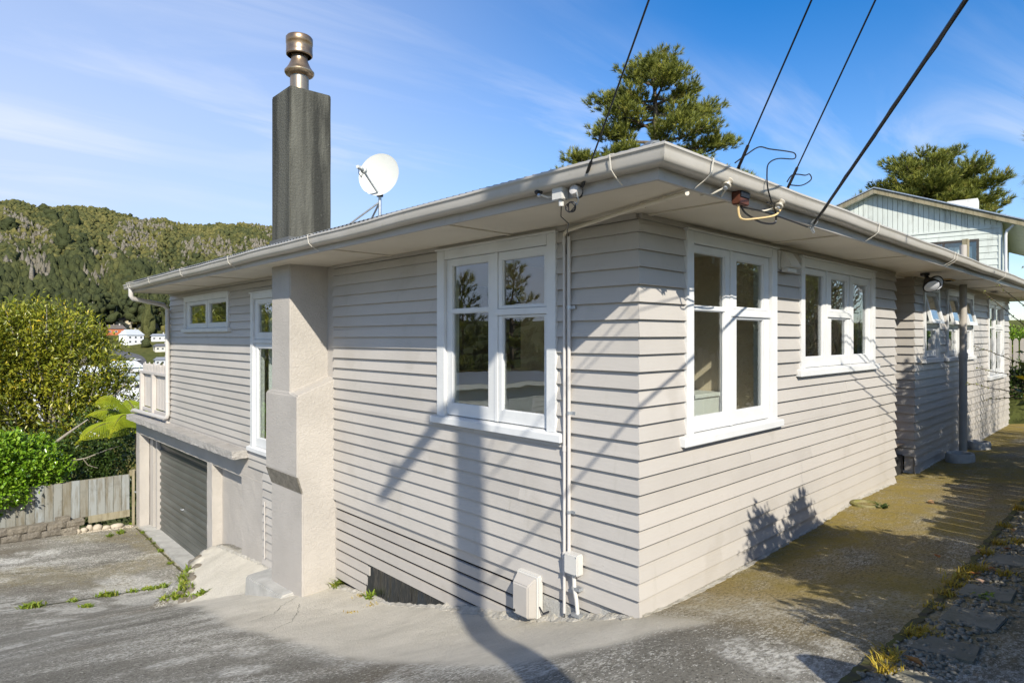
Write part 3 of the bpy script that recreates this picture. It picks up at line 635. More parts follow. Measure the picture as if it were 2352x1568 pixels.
def strap(x=None, y=None):
    pts = [(.0, 2.83), (.075, 2.872), (.108, 2.90), (.116, 2.95), (.122, 2.985), (.09, 2.995), (.0, 2.992)]
    rg = []
    for d, z in pts:
        w = .0035
        if y is not None: rg.append([(-(.742+d)-.002, y-w, z), (-(.742+d)-.002, y+w, z), (-(.742+d)-.006, y+w, z-.003), (-(.742+d)-.006, y-w, z-.003)])
        else: rg.append([(x-w, -(.66+d)-.002, z), (x+w, -(.66+d)-.002, z), (x+w, -(.66+d)-.006, z-.003), (x-w, -(.66+d)-.006, z-.003)])
    MB().loft(rg).build('gutter_bracket', 'strap', gl_ if y is not None else gr_)
for y in (-.42, 3.35, 5.6, 7.6, 9.4, 10.75, 10.9): strap(y=y)
for x in (-.38, 2.55, 5.35, 5.47, 8.6, 11.2): strap(x=x)
# downpipe at the far left end
dp = [(-.80, 10.9, 2.89), (-.80, 10.9, 2.74), (-.77, 10.92, 2.69), (-.16, 11.24, 2.60), (-.08, 11.28, 2.52), (-.07, 11.28, .42), (-.08, 11.30, .36), (-.10, 11.38, .33), (-.14, 13.7, .30), (-.14, 13.85, .27)]
MB().tube(dp, .042, 12).build('downpipe', 'pvc', house, smooth=True)
for z in (2.45, .66): MB().tube([(-.07, 11.28, z-.012), (-.07, 11.28, z+.012)], .049, 12).build('pipe_clip', 'pvc', house)

# roof: corrugated hips
tp = math.tan(R(16))
def corr(y0, y1, along, x0, xend, name):
    st = .076/6; n = int((y1-y0)/st); V = []; F = []
    for i in range(n+1):
        a = y0+i*st; w = .009*math.cos(2*math.pi*i/6)
        e = xend(a)
        for d in (x0, e):
            z = 3.0+(d-x0)*tp+w
            V.append((d, a, z) if along == 'y' else (a, d, z))
    for i in range(n): F.append((2*i, 2*i+1, 2*i+3, 2*i+2))
    V = np.array(V); up = V.copy(); up[:, 2] -= .004
    Fa = np.array(F); Fb = Fa[:, ::-1]+len(V)
    e0 = np.array([(2*i+len(V), 2*i, 2*i+2, 2*i+2+len(V)) for i in range(n)])
    return rawmesh(name, np.concatenate([V, up]), np.concatenate([Fa, Fb, e0]), 'roof', house)
corr(-.74, 11.36, 'y', -.80, lambda a: max(-.79, min(3.0, a-.08)), 'roof')
corr(-.80, 15.6, 'x', -.72, lambda a: max(-.71, min(3.0, a+.08)), 'roof')
mb = MB(); zr = 3.0+3.8*tp
mb.add([(3, 3.08, zr), (3, 11.36, zr), (6.2, 11.36, 3.0), (6.2, 3, 3.0), (15.6, 3, zr-.03), (15.6, 6.5, 3.0), (6.2, 6.5, 3.0)], [(0, 1, 2, 3), (0, 4, 5, 6)]); mb.build('roof_back', 'roof', house)
MB().tube([(-.66, -.59, 3.02), (-.60, -.53, 3.035), (2.9, 2.98, 3.0+3.66*tp)], [.045, .06, .06], 10).build('hip_cap', 'roof', house, smooth=True)

# chimney
m = M('bare_render', .95, .1).base((.30, .275, .23)); m.lay(m.noise(14, 6, .7), (.19, .172, .14)); m.bump(m.noise(40, 5, .7), 1.0, .015); MT['bandrender'] = m.done()
def ring(x0, yn, yf, zo, zw): return [(x0, yn, zo), (.05, yn, zw), (.05, yf, zw), (x0, yf, zo)]
mb = MB(); mb.loft([ring(-.425, 4.42, 5.31, -1.55, -1.55), ring(-.425, 4.42, 5.31, .13, .13), ring(-.489, 4.42, 5.33, .33, .33), ring(-.489, 4.42, 5.33, 1.275, 1.475), ring(-.479, 4.633, 5.167, 1.30, 1.50), ring(-.479, 4.633, 5.167, 2.99, 2.99)])
chim = mb.build('chimney', 'stucco', house, bevel=.014, seg=3)
MB().hexa([(-.4285, 4.43, .125), (-.4285, 5.30, .125), (-.40, 5.30, .125), (-.40, 4.43, .125), (-.492, 4.428, .325), (-.492, 5.322, .325), (-.46, 5.322, .325), (-.46, 4.428, .325)]).build('bare_band', 'bandrender', chim)
mb = MB(); mb.loft([ring(-.472, 4.640, 5.160, 2.97, 2.97)]+[ring(-.478, 4.634+.003*math.sin(k*2.1), 5.166, 3.02+.24*k, 3.02+.24*k) for k in range(9)]+[ring(-.47, 4.642, 5.158, 4.965, 4.975)])
mb.build('stack', 'stack', chim, bevel=.012, seg=2)
mb = MB(); mb.box(-.50, .06, 4.612, 5.188, 2.98, 3.16); mb.build('flashing', paint('dark_flashing', (.10, .10, .095), .5, .2, 4), chim, bevel=.006)
fl = (-.24, 4.9, 0)
MB().lathe([(.112, 4.85), (.112, 5.24)], fl, 28).build('flue_pipe', 'flue', chim, smooth=True)
MB().lathe([(.12, 5.20), (.165, 5.222), (.178, 5.245), (.178, 5.262), (.165, 5.275), (.135, 5.32), (.108, 5.38), (.098, 5.42), (.100, 5.47), (.086, 5.52)], fl, 32).build('flue_skirt', 'flue', chim, smooth=True)
MB().lathe([(.145, 5.455), (.157, 5.465), (.160, 5.50), (.157, 5.505), (.157, 5.60), (.161, 5.605), (.161, 5.675), (.150, 5.69), (.148, 5.682), (.148, 5.46)], fl, 32, cap=False).build('cowl', 'flue', chim, smooth=True)
MB().lathe([(.095, 5.44), (.095, 5.62), (.146, 5.63), (.146, 5.64)], fl, 24).build('cowl_baffle', 'soot_shade_black', chim)
mb = MB(); mb.hexa([(-.60, 4.62, -1.8), (.0, 4.62, -1.8), (.0, 5.80, -1.8), (-.60, 5.80, -1.8), (-.575, 4.66, -1.10), (.0, 4.62, -1.06), (.0, 5.80, -1.13), (-.575, 5.78, -1.16)]); mb.build('plinth', 'conc', house, bevel=.02)

# garage beneath
def rough_box(name, x0, x1, y0, y1, z0, z1, mat, parent, st=.09, amp=.014, slope=0.0):
    """box with a knocked, uneven surface"""
    bm = bmesh.new(); bmesh.ops.create_cube(bm, size=1)
    for v in bm.verts: v.co = Vector((x0+(v.co.x+.5)*(x1-x0), y0+(v.co.y+.5)*(y1-y0), z0+(v.co.z+.5)*(z1-z0)))
    for ax, ln in ((0, x1-x0), (1, y1-y0), (2, z1-z0)):
        k = min(60, int(ln/st))
        if k > 0: bmesh.ops.subdivide_edges(bm, edges=[e for e in bm.edges if abs((e.verts[0].co-e.verts[1].co)[ax]) > ln*.9], cuts=k, use_grid_fill=True)
    from mathutils import noise as mn
    for v in bm.verts:
        nvec = mn.noise_vector(v.co*6.0); n2v = mn.noise_vector(v.co*15.0); v.co += (nvec*.7+n2v*.5)*amp; v.co.z += slope*(v.co.y-y0)
    mb = MB(); bm.verts.index_update(); mb.v = [tuple(v.co) for v in bm.verts]; mb.f = [tuple(x.index for x in f.verts) for f in bm.faces]; bm.free()
    return mb.build(name, mat, parent)
rough_box('slab_edge', -.262, .02, 7.17, 13.85, .115, .235, 'beam', house, .07, .013, -.004)
mb = MB(); mb.box(.02, 3, 11.33, 13.85, .10, .20); mb.build('balcony_floor', 'conc', house)
rough_box('lintel', -.004, .30, 6.62, 14.13, -.225, .115, 'stucco', house, .12, .006, -.006)
rough_box('pillar', -.004, .20, 13.83, 14.13, -2.75, -.245, 'stucco', house, .12, .006)
rough_box('pillar', -.006, .28, 8.86, 9.12, -2.75, -.21, 'stucco', house, .10, .008)
rough_box('recessed_panel', .165, .29, 7.47, 8.87, -2.2, -.20, 'stucco', house, .12, .006)
rough_box('garage_wall', -.008, .28, 6.60, 7.48, -2.0, -.19, 'stucco', house, .12, .006)
mb = MB(); mb.box(.20, 4, 14.0, 14.12, -2.7, .1); mb.box(.6, .7, 9.0, 14.0, -2.7, .1); mb.build('garage_side_wall', 'conc', house)
door = MB().box(.318, .33, 9.2, 13.3, -2.5, -.22).build('garage_door', 'door', house)
zz_ = -2.48; k = 0
while zz_ < -.24:
    h = .150; pr = [(.318, zz_+.002), (.298, zz_+.010), (.284, zz_+.03), (.280, zz_+.055), (.284, zz_+.082), (.300, zz_+.100), (.314, zz_+.108), (.314, zz_+.146), (.318, zz_+.148)]
    MB().loft([[(x, y, z) for x, z in pr] for y in (9.22, 13.28)]).build('slat', 'door', door, smooth=True); zz_ += h
MB().tube([(.30, 11.55, -1.62), (.262, 11.55, -1.62), (.262, 11.63, -1.62)], .014, 8).build('door_handle', 'galv', door, smooth=True)
mb = MB(); mb.box(.21, .27, 13.56, 13.83, -2.5, -.23); mb.box(.23, .315, 13.30, 13.42, -2.5, -.23); mb.build('door_frame', 'trim', house, bevel=.004)
mb = MB(); mb.box(.20, .31, 9.12, 9.30, -2.5, -.21); mb.build('door_frame', 'trim', house, bevel=.004)
rough_box('door_threshold', -.02, .34, 9.1, 13.8, -2.7, -2.405, 'conc', house, .15, .006)
mb = MB(); mb.tube([(-.045, 6.47, -.42), (-.045, 6.47, -1.25)], .008, 8); mb.build('gate_stop', 'palewood', house)
# balcony balustrade
bal = MB().box(-.045, .015, 11.40, 13.66, 1.15, 1.205).build('balustrade', 'palewood', house, bevel=.005)
MB().box(-.035, .010, 11.40, 13.55, .33, .40).build('rail', 'palewood', bal, bevel=.004)
for y in (13.50, 12.52, 11.42): MB().box(-.07, .012, y-.055, y+.055, .22, 1.15).build('post', 'palewood', bal, bevel=.005)
y = 11.50; k = 0
while y < 13.60:
    w = .042; hg = 1.37+(.035 if k % 3 == 1 else 0)
    q0 = lambda ww, z: [(.016, y-ww, z), (.034, y-ww, z), (.034, y+ww, z), (.016, y+ww, z)]
    MB().loft([q0(w, .42), q0(w, hg-.07), q0(w*.75, hg-.025), q0(.008, hg)]).build('picket', 'palewood', bal); y += .122; k += 1

# ------------------------------------------------------------------ fixtures on the house
def lathe_dir(mb, prof, c, d, n=16):
    q = Vector((0, 0, 1)).rotation_difference(Vector(d).normalized()).to_matrix()
    return mb.lathe(prof, c, n, True, q)
# vent hood between the side windows
vh = empty('vent_hood', (2.33, -.03, 2.59), 'cream plastic vent hood between the two side windows', 'vent')
MB().box(2.17, 2.46, -.045, -.02, 2.60, 2.775).build('back_plate', 'pvcw', vh, bevel=.004)
MB().loft([[(2.19, -.045, 2.61), (2.44, -.045, 2.61), (2.44, -.155, 2.62), (2.19, -.155, 2.62)], [(2.22, -.045, 2.77), (2.41, -.045, 2.77), (2.41, -.075, 2.765), (2.22, -.075, 2.765)]]).build('cowl', 'pvcw', vh, bevel=.006)
MB().box(2.22, 2.41, -.11, -.05, 2.575, 2.612).build('flap', 'pvcw', vh)
# conduits down the street wall
for nm, (y, r, z1, z0), lb in (('conduit', (.655, .0125, 2.745, -.17), 'slim grey conduit nearer the large street window, running from eaves to ground'), ('conduit', (.607, .0145, 2.735, .315), 'thicker grey conduit ending in the white junction box on the street wall')):
    c = empty(nm, (-.04, y, z0), lb, 'conduit')
    MB().tube([(-.045, y, z1), (-.045, y, z0)], r, 10).build('pipe', 'pvc', c, smooth=True)
    if r > .013:
        for z in (2.19, 1.38, .62):
            mb = MB(); mb.tube([(-.045, y, z-.012), (-.045, y, z+.012)], r+.004, 10); mb.box(-.036, -.028, y-.055, y, z-.012, z+.012); mb.build('saddle', 'galv', c)
    else:
        for z in (2.70, 1.10, .28): MB().tube([(-.045, y, z-.02), (-.045, y, z+.02)], r+.004, 10).build('coupling', 'pvc', c)
        MB().tube([(-.045, .655, 2.745), (-.045, .648, 2.765), (-.07, .60, 2.775), (-.30, -.25, 2.805), (-.40, -.60, 2.806), (-.42, -.64, 2.80)], .0145, 10).build('eaves_run', 'soffit', c, smooth=True)
        for p in ((-.30, -.25, 2.805), (-.36, -.45, 2.806)): MB().tube([(p[0]-.003, p[1]+.012, p[2]), (p[0]+.003, p[1]-.012, p[2])], .019, 10).build('coupling', 'soffit', c)
        MB().tube([(-.045, .655, -.17), (-.05, .652, -.24), (-.045, .63, -.30)], .004, 6).build('bare_wire', 'black', c)
jb = empty('junction_box', (-.06, .545, .16), 'small white electrical junction box low on the street wall', 'junction box')
MB().box(-.10, -.026, .475, .615, .165, .325).build('lid', 'pvcw', jb, bevel=.010)
for dy in (.49, .60):
    for dz in (.18, .31): MB().lathe([(.005, -.003), (.005, .003)], (-.101, dy, dz), 8, True, Matrix.Rotation(R(90), 3, 'Y')).build('screw', 'galv', jb)
MB().tube([(-.06, .545, .17), (-.06, .54, .06), (-.055, .525, -.02), (-.05, .515, -.12), (-.05, .535, -.20), (-.045, .545, -.24)], .0165, 10).build('flexible_pipe', 'pvcw', jb, smooth=True)
for z in (.06, -.14): MB().box(-.075, -.027, .48, .56, z-.012, z+.012).build('saddle', 'galv', jb)
gbx = empty('meter_box', (-.06, 1.04, -.31), 'larger painted plastic service box at the foot of the street wall', 'service box')
MB().box(-.075, -.01, .91, 1.165, -.31, .04).build('back_box', 'pvcw', gbx, bevel=.012)
MB().loft([[(-.075, .925, -.30), (-.075, 1.15, -.30), (-.075, 1.15, .03), (-.075, .925, .03)], [(-.155, .95, -.285), (-.155, 1.125, -.285), (-.155, 1.125, -.03), (-.155, .95, -.03)]]).build('cover', 'board', gbx, bevel=.010)
MB().lathe([(.011, -.004), (.011, .004)], (-.157, 1.10, -.255), 12, True, Matrix.Rotation(R(90), 3, 'Y')).build('lock', 'soot_shade_black', gbx)
MB().tube([(-.06, .91, -.20), (-.06, .87, -.24), (-.03, .83, -.22)], .007, 6).build('cable', 'black', gbx)

# overhead service fittings at the eaves
def insulator(name, pos, axis, root, root2, mat, label, tip=None):
    e = empty(name, root, label, 'insulator')
    lathe_dir(MB(), [(.010, -.03), (.025, -.028), (.028, -.018), (.016, -.009), (.014, 0), (.016, .008), (.028, .016), (.027, .026), (.010, .03)], pos, axis, 18).build('spool', mat, e, smooth=True)
    a = Vector(axis).normalized()
    for s, rt in ((-.036, root), (.036, root2)):
        p = Vector(pos)+a*s; q = Vector(rt)
        MB().tube([p-a*.004*0, p.lerp(q, .5)+Vector((0, 0, -.012)), q], .006, 6).build('bracket_arm', 'strap', e)
    MB().tube([Vector(pos)-a*.045, Vector(pos)+a*.045], .006, 6).build('pin', 'galv', e)
    for s in (-.044, .044): lathe_dir(MB(), [(.013, -.006), (.013, .006)], Vector(pos)+a*s, axis, 6).build('nut', 'galv', e)
    return e
insulator('insulator', (-.80, .20, 2.905), (.15, .3, 1), (-.735, .10, 2.85), (-.60, .16, 2.826), 'black', 'black reel insulator on a bracket at the street eaves')
eb = empty('connection_box', (-.76, .035, 2.81), 'white square connection box on the street fascia', 'box')
MB().box(-.80, -.742, -.005, .085, 2.812, 2.906).build('case', 'pvcw', eb, bevel=.005)
MB().lathe([(.016, 2.775), (.018, 2.81)], (-.77, .03, 0), 12).build('gland', 'pvcw', eb)
cc = empty('cable_clamp', (-.76, -.10, 2.82), 'grey domed cable clamp at the foot of the leftmost wire', 'clamp')
lathe_dir(MB(), [(.034, 0), (.036, .03), (.030, .05), (.012, .056)], (-.745, -.085, 2.845), (-1, -.1, .25), 20).build('dome', 'pvc', cc, smooth=True)
lathe_dir(MB(), [(.037, -.012), (.037, .004)], (-.742, -.085, 2.846), (-1, -.1, .25), 20).build('base_ring', 'black', cc, smooth=True)
MB().tube([(-.79, -.11, 2.84), (-.78, -.12, 2.79), (-.77, -.10, 2.765), (-.765, -.075, 2.785)], .005, 6).build('hook', 'galv', cc, smooth=True)
pts = []
for i in range(60):
    t = i/59*2*math.pi*3; pts.append((-.765+.008*math.sin(t*2.3), -.045+.035*math.cos(t)+.01*math.sin(t*.7), 2.775+.030*math.sin(t)-.015))
lw_ = empty('looped_cable', (-.76, -.03, 2.74), 'tangle of thin black cable hanging below the white connection box', 'cable')
MB().tube(pts, .0035, 5).build('coil', 'black', lw_, smooth=True)
MB().tube([(-.77, .03, 2.78), (-.74, .06, 2.72), (-.60, .12, 2.70), (-.30, .40, 2.72), (-.06, .60, 2.745), (-.045, .625, 2.70), (-.045, .628, 2.60)], .0035, 5).build('tail', 'black', lw_, smooth=True)
insulator('insulator', (-.14, -.745, 2.885), (.55, 0, .6), (-.20, -.60, 2.826), (-.06, -.66, 2.832), 'ceramic', 'cream reel insulator nearest the roof corner')
insulator('insulator', (.585, -.745, 2.865), (.6, 0, .6), (.46, -.60, 2.826), (.74, -.60, 2.826), 'ceramic', 'rusty cream reel insulator further along the side eaves')
bx_ = empty('fuse_box', (.13, -.67, 2.81), 'brown service fuse box on the side fascia', 'fuse box')
MB().box(.072, .20, -.715, -.658, 2.80, 2.885).build('case', 'brownbox', bx_, bevel=.006)
MB().box(.076, .196, -.722, -.715, 2.845, 2.883).build('cap', 'black', bx_, bevel=.002)
def wiregrp(name, label, lst):
    e = empty(name, lst[0][0][0], label, 'cable')
    for pts, r, mt in lst:
        # smooth through the points
        P_ = [Vector(p) for p in pts]; out = []
        for i in range(len(P_)-1):
            p0, p1, p2, p3 = P_[max(i-1, 0)], P_[i], P_[i+1], P_[min(i+2, len(P_)-1)]
            for k in range(6):
                t = k/6; out.append(.5*((2*p1)+(-p0+p2)*t+(2*p0-5*p1+4*p2-p3)*t*t+(-p0+3*p1-3*p2+p3)*t**3))
        out.append(P_[-1]); MB().tube(out, r, 6).build('strand', mt, e, smooth=True)
wiregrp('cable_tail', 'black and straw cable tails looping from the brown fuse box', [
    ([(.10, -.69, 2.80), (.11, -.69, 2.74), (.14, -.70, 2.712), (.30, -.70, 2.735), (.56, -.72, 2.79), (.62, -.74, 2.85)], .007, 'yellowcable'),
    ([(.14, -.69, 2.80), (.20, -.69, 2.76), (.42, -.69, 2.728), (.60, -.70, 2.745), (.60, -.71, 2.80), (.52, -.73, 2.84), (.40, -.74, 2.85)], .007, 'black'),
    ([(.16, -.66, 2.80), (.5, -.665, 2.815), (.9, -.665, 2.81), (1.25, -.665, 2.80)], .006, 'black')])
wiregrp('cable_loop', 'thin black cable looping above the side gutter between two wires', [
    ([(.0, -.72, 3.04), (.112, -.74, 3.11), (.26, -.75, 3.185), (.444, -.74, 3.212), (.70, -.74, 3.25), (.838, -.74, 3.262), (.80, -.75, 3.215), (.543, -.75, 3.166), (.38, -.76, 3.10), (.31, -.78, 3.02), (.30, -.79, 2.92), (.40, -.77, 2.85), (.47, -.75, 2.84)], .0045, 'black'),
    ([(.71, -.74, 3.04), (.79, -.74, 3.10), (.90, -.74, 3.125), (1.02, -.74, 3.14), (1.10, -.74, 3.162), (1.10, -.75, 3.12), (.93, -.75, 3.05), (.72, -.745, 3.02)], .0045, 'black')])
hk = empty('cable_anchor', (1.31, -.66, 2.79), 'galvanised hook and preformed cable tie on the side fascia', 'anchor')
MB().tube([(1.36, -.63, 2.83), (1.37, -.66, 2.79), (1.33, -.68, 2.768), (1.29, -.68, 2.785), (1.295, -.70, 2.835)], .010, 8).build('hook', 'galv', hk, smooth=True)
MB().tube([(1.285, -.69, 2.82), (1.30, -.71, 2.85)], .02, 8).build('shackle', 'galv', hk)
MB().tube([(1.26, -.70, 2.83), (1.33, -.69, 2.84)], .006, 6).build('pin', 'galv', hk)

# pole behind the camera, its wires
PB_ = Vector((-3.64, -4.16, .2))
pole = empty('power_pole', PB_, 'tall timber power pole beside the driveway whose shadow crosses the street wall', 'power pole')
MB().tube([(-3.64, -4.16, -.2), (-3.64, -4.16, 4), (-3.64, -4.16, 8.2)], [.122, .114, .10], 16).build('post', 'oldtimber', pole, smooth=True)
d_ = Vector((.98, .20, 0)).normalized()
def armpt(s, z): return PB_.xy.to_3d()+d_*s+Vector((0, 0, z))
mb = MB(); a_, b_ = armpt(-1.05, 6.3), armpt(1.2, 6.3); mb.tube([a_, b_], .07, 4); mb.build('crossarm', 'oldtimber', pole)
for s in (-.9, -.4, .4, .9): MB().lathe([(.02, 6.36), (.04, 6.40), (.045, 6.46), (.02, 6.50)], tuple(armpt(s, 0)), 12).build('insulator', 'ceramic', pole, smooth=True)
WIRES = [((-.765, -.135, 2.868), armpt(.02, 5.22), .0048, 'leftmost overhead wire rising from the street eaves'),
         ((.028, -.72, 3.00), armpt(.03, 5.20), .0048, 'overhead wire rising from the cream insulator nearest the roof corner'),
         ((.72, -.735, 2.99), armpt(.05, 5.21), .0048, 'overhead wire rising from the rusty insulator on the side eaves'),
         ((1.285, -.70, 2.825), armpt(.02, 4.25), .0105, 'thick twisted overhead cable at the right, rising from the hook on the side fascia')]
for a, b, r, lb in WIRES:
    a = Vector(a); b = Vector(b)
    w = empty('overhead_wire', a, lb, 'wire')
    pts = [a.lerp(b, t/24)+Vector((0, 0, -.03*math.sin(math.pi*t/24))) for t in range(25)]
    MB().tube(pts, r, 6).build('conductor', 'black', w, smooth=True)
    if r < .01: MB().tube([pts[0]+(a-b).normalized()*.17*(.0 if a.x < -.7 else 1), pts[0].lerp(pts[1], 1.0)], .010, 8).build('wrapped_end', 'black', w)
    else:
        tw = [p+Vector((.008*math.sin(i*1.9), .0, .008*math.cos(i*1.9))) for i, p in enumerate(pts)]
        MB().tube(tw, .008, 6).build('conductor', 'black', w, smooth=True)

# satellite dish
dl = Vector((1.02, 5.08, 3.40))
dish = empty('satellite_dish', dl, 'white satellite dish on a small mast on the roof', 'satellite dish')
MB().tube([dl, dl+Vector((0, 0, .62))], .022, 10).build('mast', 'galv', dish, smooth=True)
ctr = Vector((1.0, 5.06, 4.23)); aim = Vector((-.80, -.50, .12)).normalized()
q = Vector((0, 0, 1)).rotation_difference(aim).to_matrix()
rs = [0, .08, .16, .23, .28, .30]
pro = [(max(r, .001), r*r*.55) for r in rs]+[(.305, .052), (.300, .044)]+[(max(r, .001), r*r*.55-.008) for r in reversed(rs[:-1])]
MB().lathe(pro, tuple(ctr-aim*.03), 48, True, q).build('reflector', 'dish', dish, smooth=True)
sidev = aim.cross(Vector((0, 0, 1))).normalized(); dn = aim.cross(sidev).normalized()
if dn.z > 0: dn = -dn
feed = Vector((.62, 4.86, 4.20)); foot = ctr+dn*.285+aim*.0
mb = MB(); mb.tube([foot-aim*.05, foot+(feed-foot)*.95], .014, 4); mb.build('feed_arm', 'galv', dish)
lathe_dir(MB(), [(.026, -.06), (.028, .0), (.040, .01), (.046, .05), (.034, .07)], feed, -aim, 18).build('feed_horn', 'dish', dish, smooth=True)
mb = MB(); lathe_dir(mb, [(.026, 0), (.026, .11)], feed+aim*.03, (aim+dn*.15), 4); mb.build('receiver', 'dish', dish)
MB().tube([feed+aim*.10, feed+aim*.09+dn*.09, feed+aim*.02+dn*.12, feed+dn*.07], .006, 6).build('cable', 'black', dish, smooth=True)
MB().box(dl.x-.035, dl.x+.035, dl.y-.035, dl.y+.035, 3.93, 4.03).build('mount', 'black', dish, bevel=.004)
for e_ in ((-.75, .75), (.1, .9)): MB().tube([dl+Vector((0, 0, .46)), dl+Vector((e_[0]*.5, e_[1]*.6, .06))], .014, 8).build('stay', 'galv', dish, smooth=True)
for s in ((.03, -.16), (-.03, -.17), (0, -.24)): lathe_dir(MB(), [(.006, -.002), (.006, .006)], ctr-dn*s[1]+sidev*s[0]+aim*(.55*s[1]**2-.03), aim, 8).build('bolt', 'galv', dish)

# floodlights and soffit grilles
fd = empty('floodlight', (6.15, -.28, 2.83), 'black twin floodlight with sensor under the side eaves', 'floodlight')
lathe_dir(MB(), [(.055, 0), (.055, .03), (.03, .045)], (6.15, -.28, 2.82), (0, 0, -1), 16).build('base', 'black', fd, smooth=True)
for (hd, dr) in (((6.02, -.36, 2.68), (-.55, -.5, -.7)), ((6.30, -.33, 2.70), (-.62, -.70, -.22))):
    v = Vector(dr).normalized(); h = Vector(hd)
    MB().tube([(6.15, -.28, 2.80), tuple(h-v*.06+Vector((0, 0, .03)))], .02, 8).build('arm', 'black', fd)
    hh = lathe_dir(MB(), [(.025, -.09), (.045, -.06), (.062, -.01), (.102, .055), (.105, .076), (.096, .076)], h, v, 24).build('lamp_head', 'black', fd, smooth=True)
    lathe_dir(MB(), [(.094, .066), (.088, .084), (.05, .096), (.01, .10)], h, v, 24).build('lens', 'glasslens', hh, smooth=True)
MB().box(6.12, 6.20, -.40, -.33, 2.66, 2.74).build('sensor', 'black', fd, bevel=.008)
for (x, lb) in ((7.6, 'yellowed slotted vent grille in the soffit above the narrow windows'), (11.1, 'white slotted vent grille in the soffit near the far end')):
    g = empty('vent_grille', (x, -.24, 2.82), lb, 'vent grille'); MB().box(x-.16, x+.16, -.30, -.18, 2.812, 2.829).build('plate', 'pvcw' if x > 8 else 'yellowcable', g, bevel=.003)
    for i in range(7): MB().box(x-.13+i*.04, x-.115+i*.04, -.285, -.195, 2.808, 2.8125).build('slot', 'soot_shade_black', g)  # black bars, the shade inside each slot painted on
# vent stack through the eaves with an older timber post
MT['pipe'] = paint('taupe_pipe_paint', (.38, .345, .30), .5, .15, 3)
vs = empty('vent_stack', (8.93, -.17, .02), 'tall grey vent pipe standing by the side wall and passing the eaves', 'pipe')
MB().tube([(8.93, -.17, -.05), (8.93, -.17, 1.64)], .056, 20).build('lower_pipe', 'pipe', vs, smooth=True)
MB().tube([(8.93, -.17, 1.60), (8.93, -.17, 1.70)], .066, 20).build('collar', 'pipe', vs, smooth=True)
MB().tube([(8.93, -.17, 1.68), (8.93, -.17, 3.49)], .052, 20).build('upper_pipe', 'pipe', vs, smooth=True)
MB().tube([(9.4, -.06, .05), (9.4, -.06, 1.05)], .012, 8).build('drain_pipe', 'pvcw', vs, smooth=True)
# gully basins
for (x, y, r, ln, lb, mt) in ((4.15, -.17, .16, 1.0, 'mossy round concrete gully set in the side path', 'moss'), (8.05, -.30, .19, 1.25, 'horseshoe shaped concrete gully basin below the narrow windows', 'conc'), (9.75, -.24, .17, 1.3, 'second pale gully basin just beyond the vent pipe', 'conc')):
    z = float(gz(np.array(x), np.array(y))); g = MB(); n = 28; h = .025 if mt == 'moss' else .13
    prof = [(1.0, -.05), (1.0, h*.7), (.94, h), (.76, h), (.70, h*.6), (.62, -.02), (.01, -.03)]
    rgs = [[(x+ln*r*k*math.cos(2*math.pi*j/n), y+r*k*math.sin(2*math.pi*j/n), z+dz) for j in range(n)] for k, dz in prof]
    if mt == 'moss' and 'moss' not in MT:
        mm = M('mossy_concrete', .95, .1).base((.25, .215, .12)); mm.lay(mm.noise(8, 5), (.17, .16, .04)); mm.bump(mm.noise(40, 5), .6, .01); MT['moss'] = mm.done()
    tag(g.loft(rgs).build('gully_basin', mt, smooth=True, base=(x, y, z)), lb, 'gully')

# ------------------------------------------------------------------ land around: valley to the left, hill beyond, bank to the right
def th_of(px): return math.atan((px-1176)/1437.5)
RIDGE = [(-700, 520), (-300, 480), (0, 461), (35, 457), (62, 463), (83, 474), (126, 472), (199, 471), (242, 477), (283, 489), (323, 503), (371, 498), (412, 512), (479, 515), (503, 510), (527, 514), (555, 511), (592, 514), (622, 520), (800, 560), (1000, 600), (1200, 660)]
rth = np.array([th_of(p[0]) for p in RIDGE]); rtb = np.array([(774-p[1])/1437.5 for p in RIDGE])
RR = 980.0
def H(th, r):
    th = np.asarray(th, float); r = np.asarray(r, float)
    tb = np.interp(th, rth, rtb); zr = 1.96+tb*RR*np.cos(th)-3.0
    zl = np.interp(r, [0, 12, 17, 30, 60, 140, 300, 400, 450, 520], [-3.3, -3.3, -3.7, -9, -17, -25, -23, -13, -3, 14])
    s = np.clip((r-520)/(RR-520), 0, 1)
    hill = 14+(zr-14)*s**.92+26*(fbm(th*26+9, r/190+0*th, 5)-.5)*np.sin(np.pi*s)*1.0+9*(fbm(th*90, r/60, 8)-.5)*np.sin(np.pi*np.clip(s*1.02, 0, 1))
    zl = np.where(r > 520, hill, zl); zl = np.where(r > RR, zr*(1-.25*np.clip((r-RR)/1500, 0, 1)), zl)
    zo = np.interp(r, [0, 14, 18, 22, 30, 60, 300, 3000], [-.7, -.7, .0, 1.7, 2.6, 3.2, 4, 4])
    zb = np.interp(r, [0, 14, 30, 60, 300, 3000], [-1.2, -2.6, -3.4, -3.0, 10, 60])
    wl = sstep(R(-6), R(-15), th); wb = sstep(R(-52), R(-72), th)+0*r
    z = zo*(1-wl)+zl*wl; z = z*(1-wb)+zb*wb
    back = sstep(R(110), R(150), np.abs(th)); return z*(1-back)+(-.9+0*r)*back
def wpt(th, r, z=None):
    x = CAMP[0]+r*(FW[0]*np.cos(th)+RT[0]*np.sin(th)); y = CAMP[1]+r*(FW[1]*np.cos(th)+RT[1]*np.sin(th))
    return np.stack([x, y, H(th, r) if z is None else z+0*x], -1)
ths = np.unique(np.concatenate([np.arange(-180, 180.1, 3), np.arange(-48, -10, .35)])); ths = np.radians(ths)
rs_ = np.concatenate([np.geomspace(6, 480, 46), np.arange(500, 1010, 14), [1060, 1150, 1300, 1600, 2200, 3200, 5000]])
TT, RRG = np.meshgrid(ths, rs_, indexing='ij'); V = wpt(TT, RRG).reshape(-1, 3)
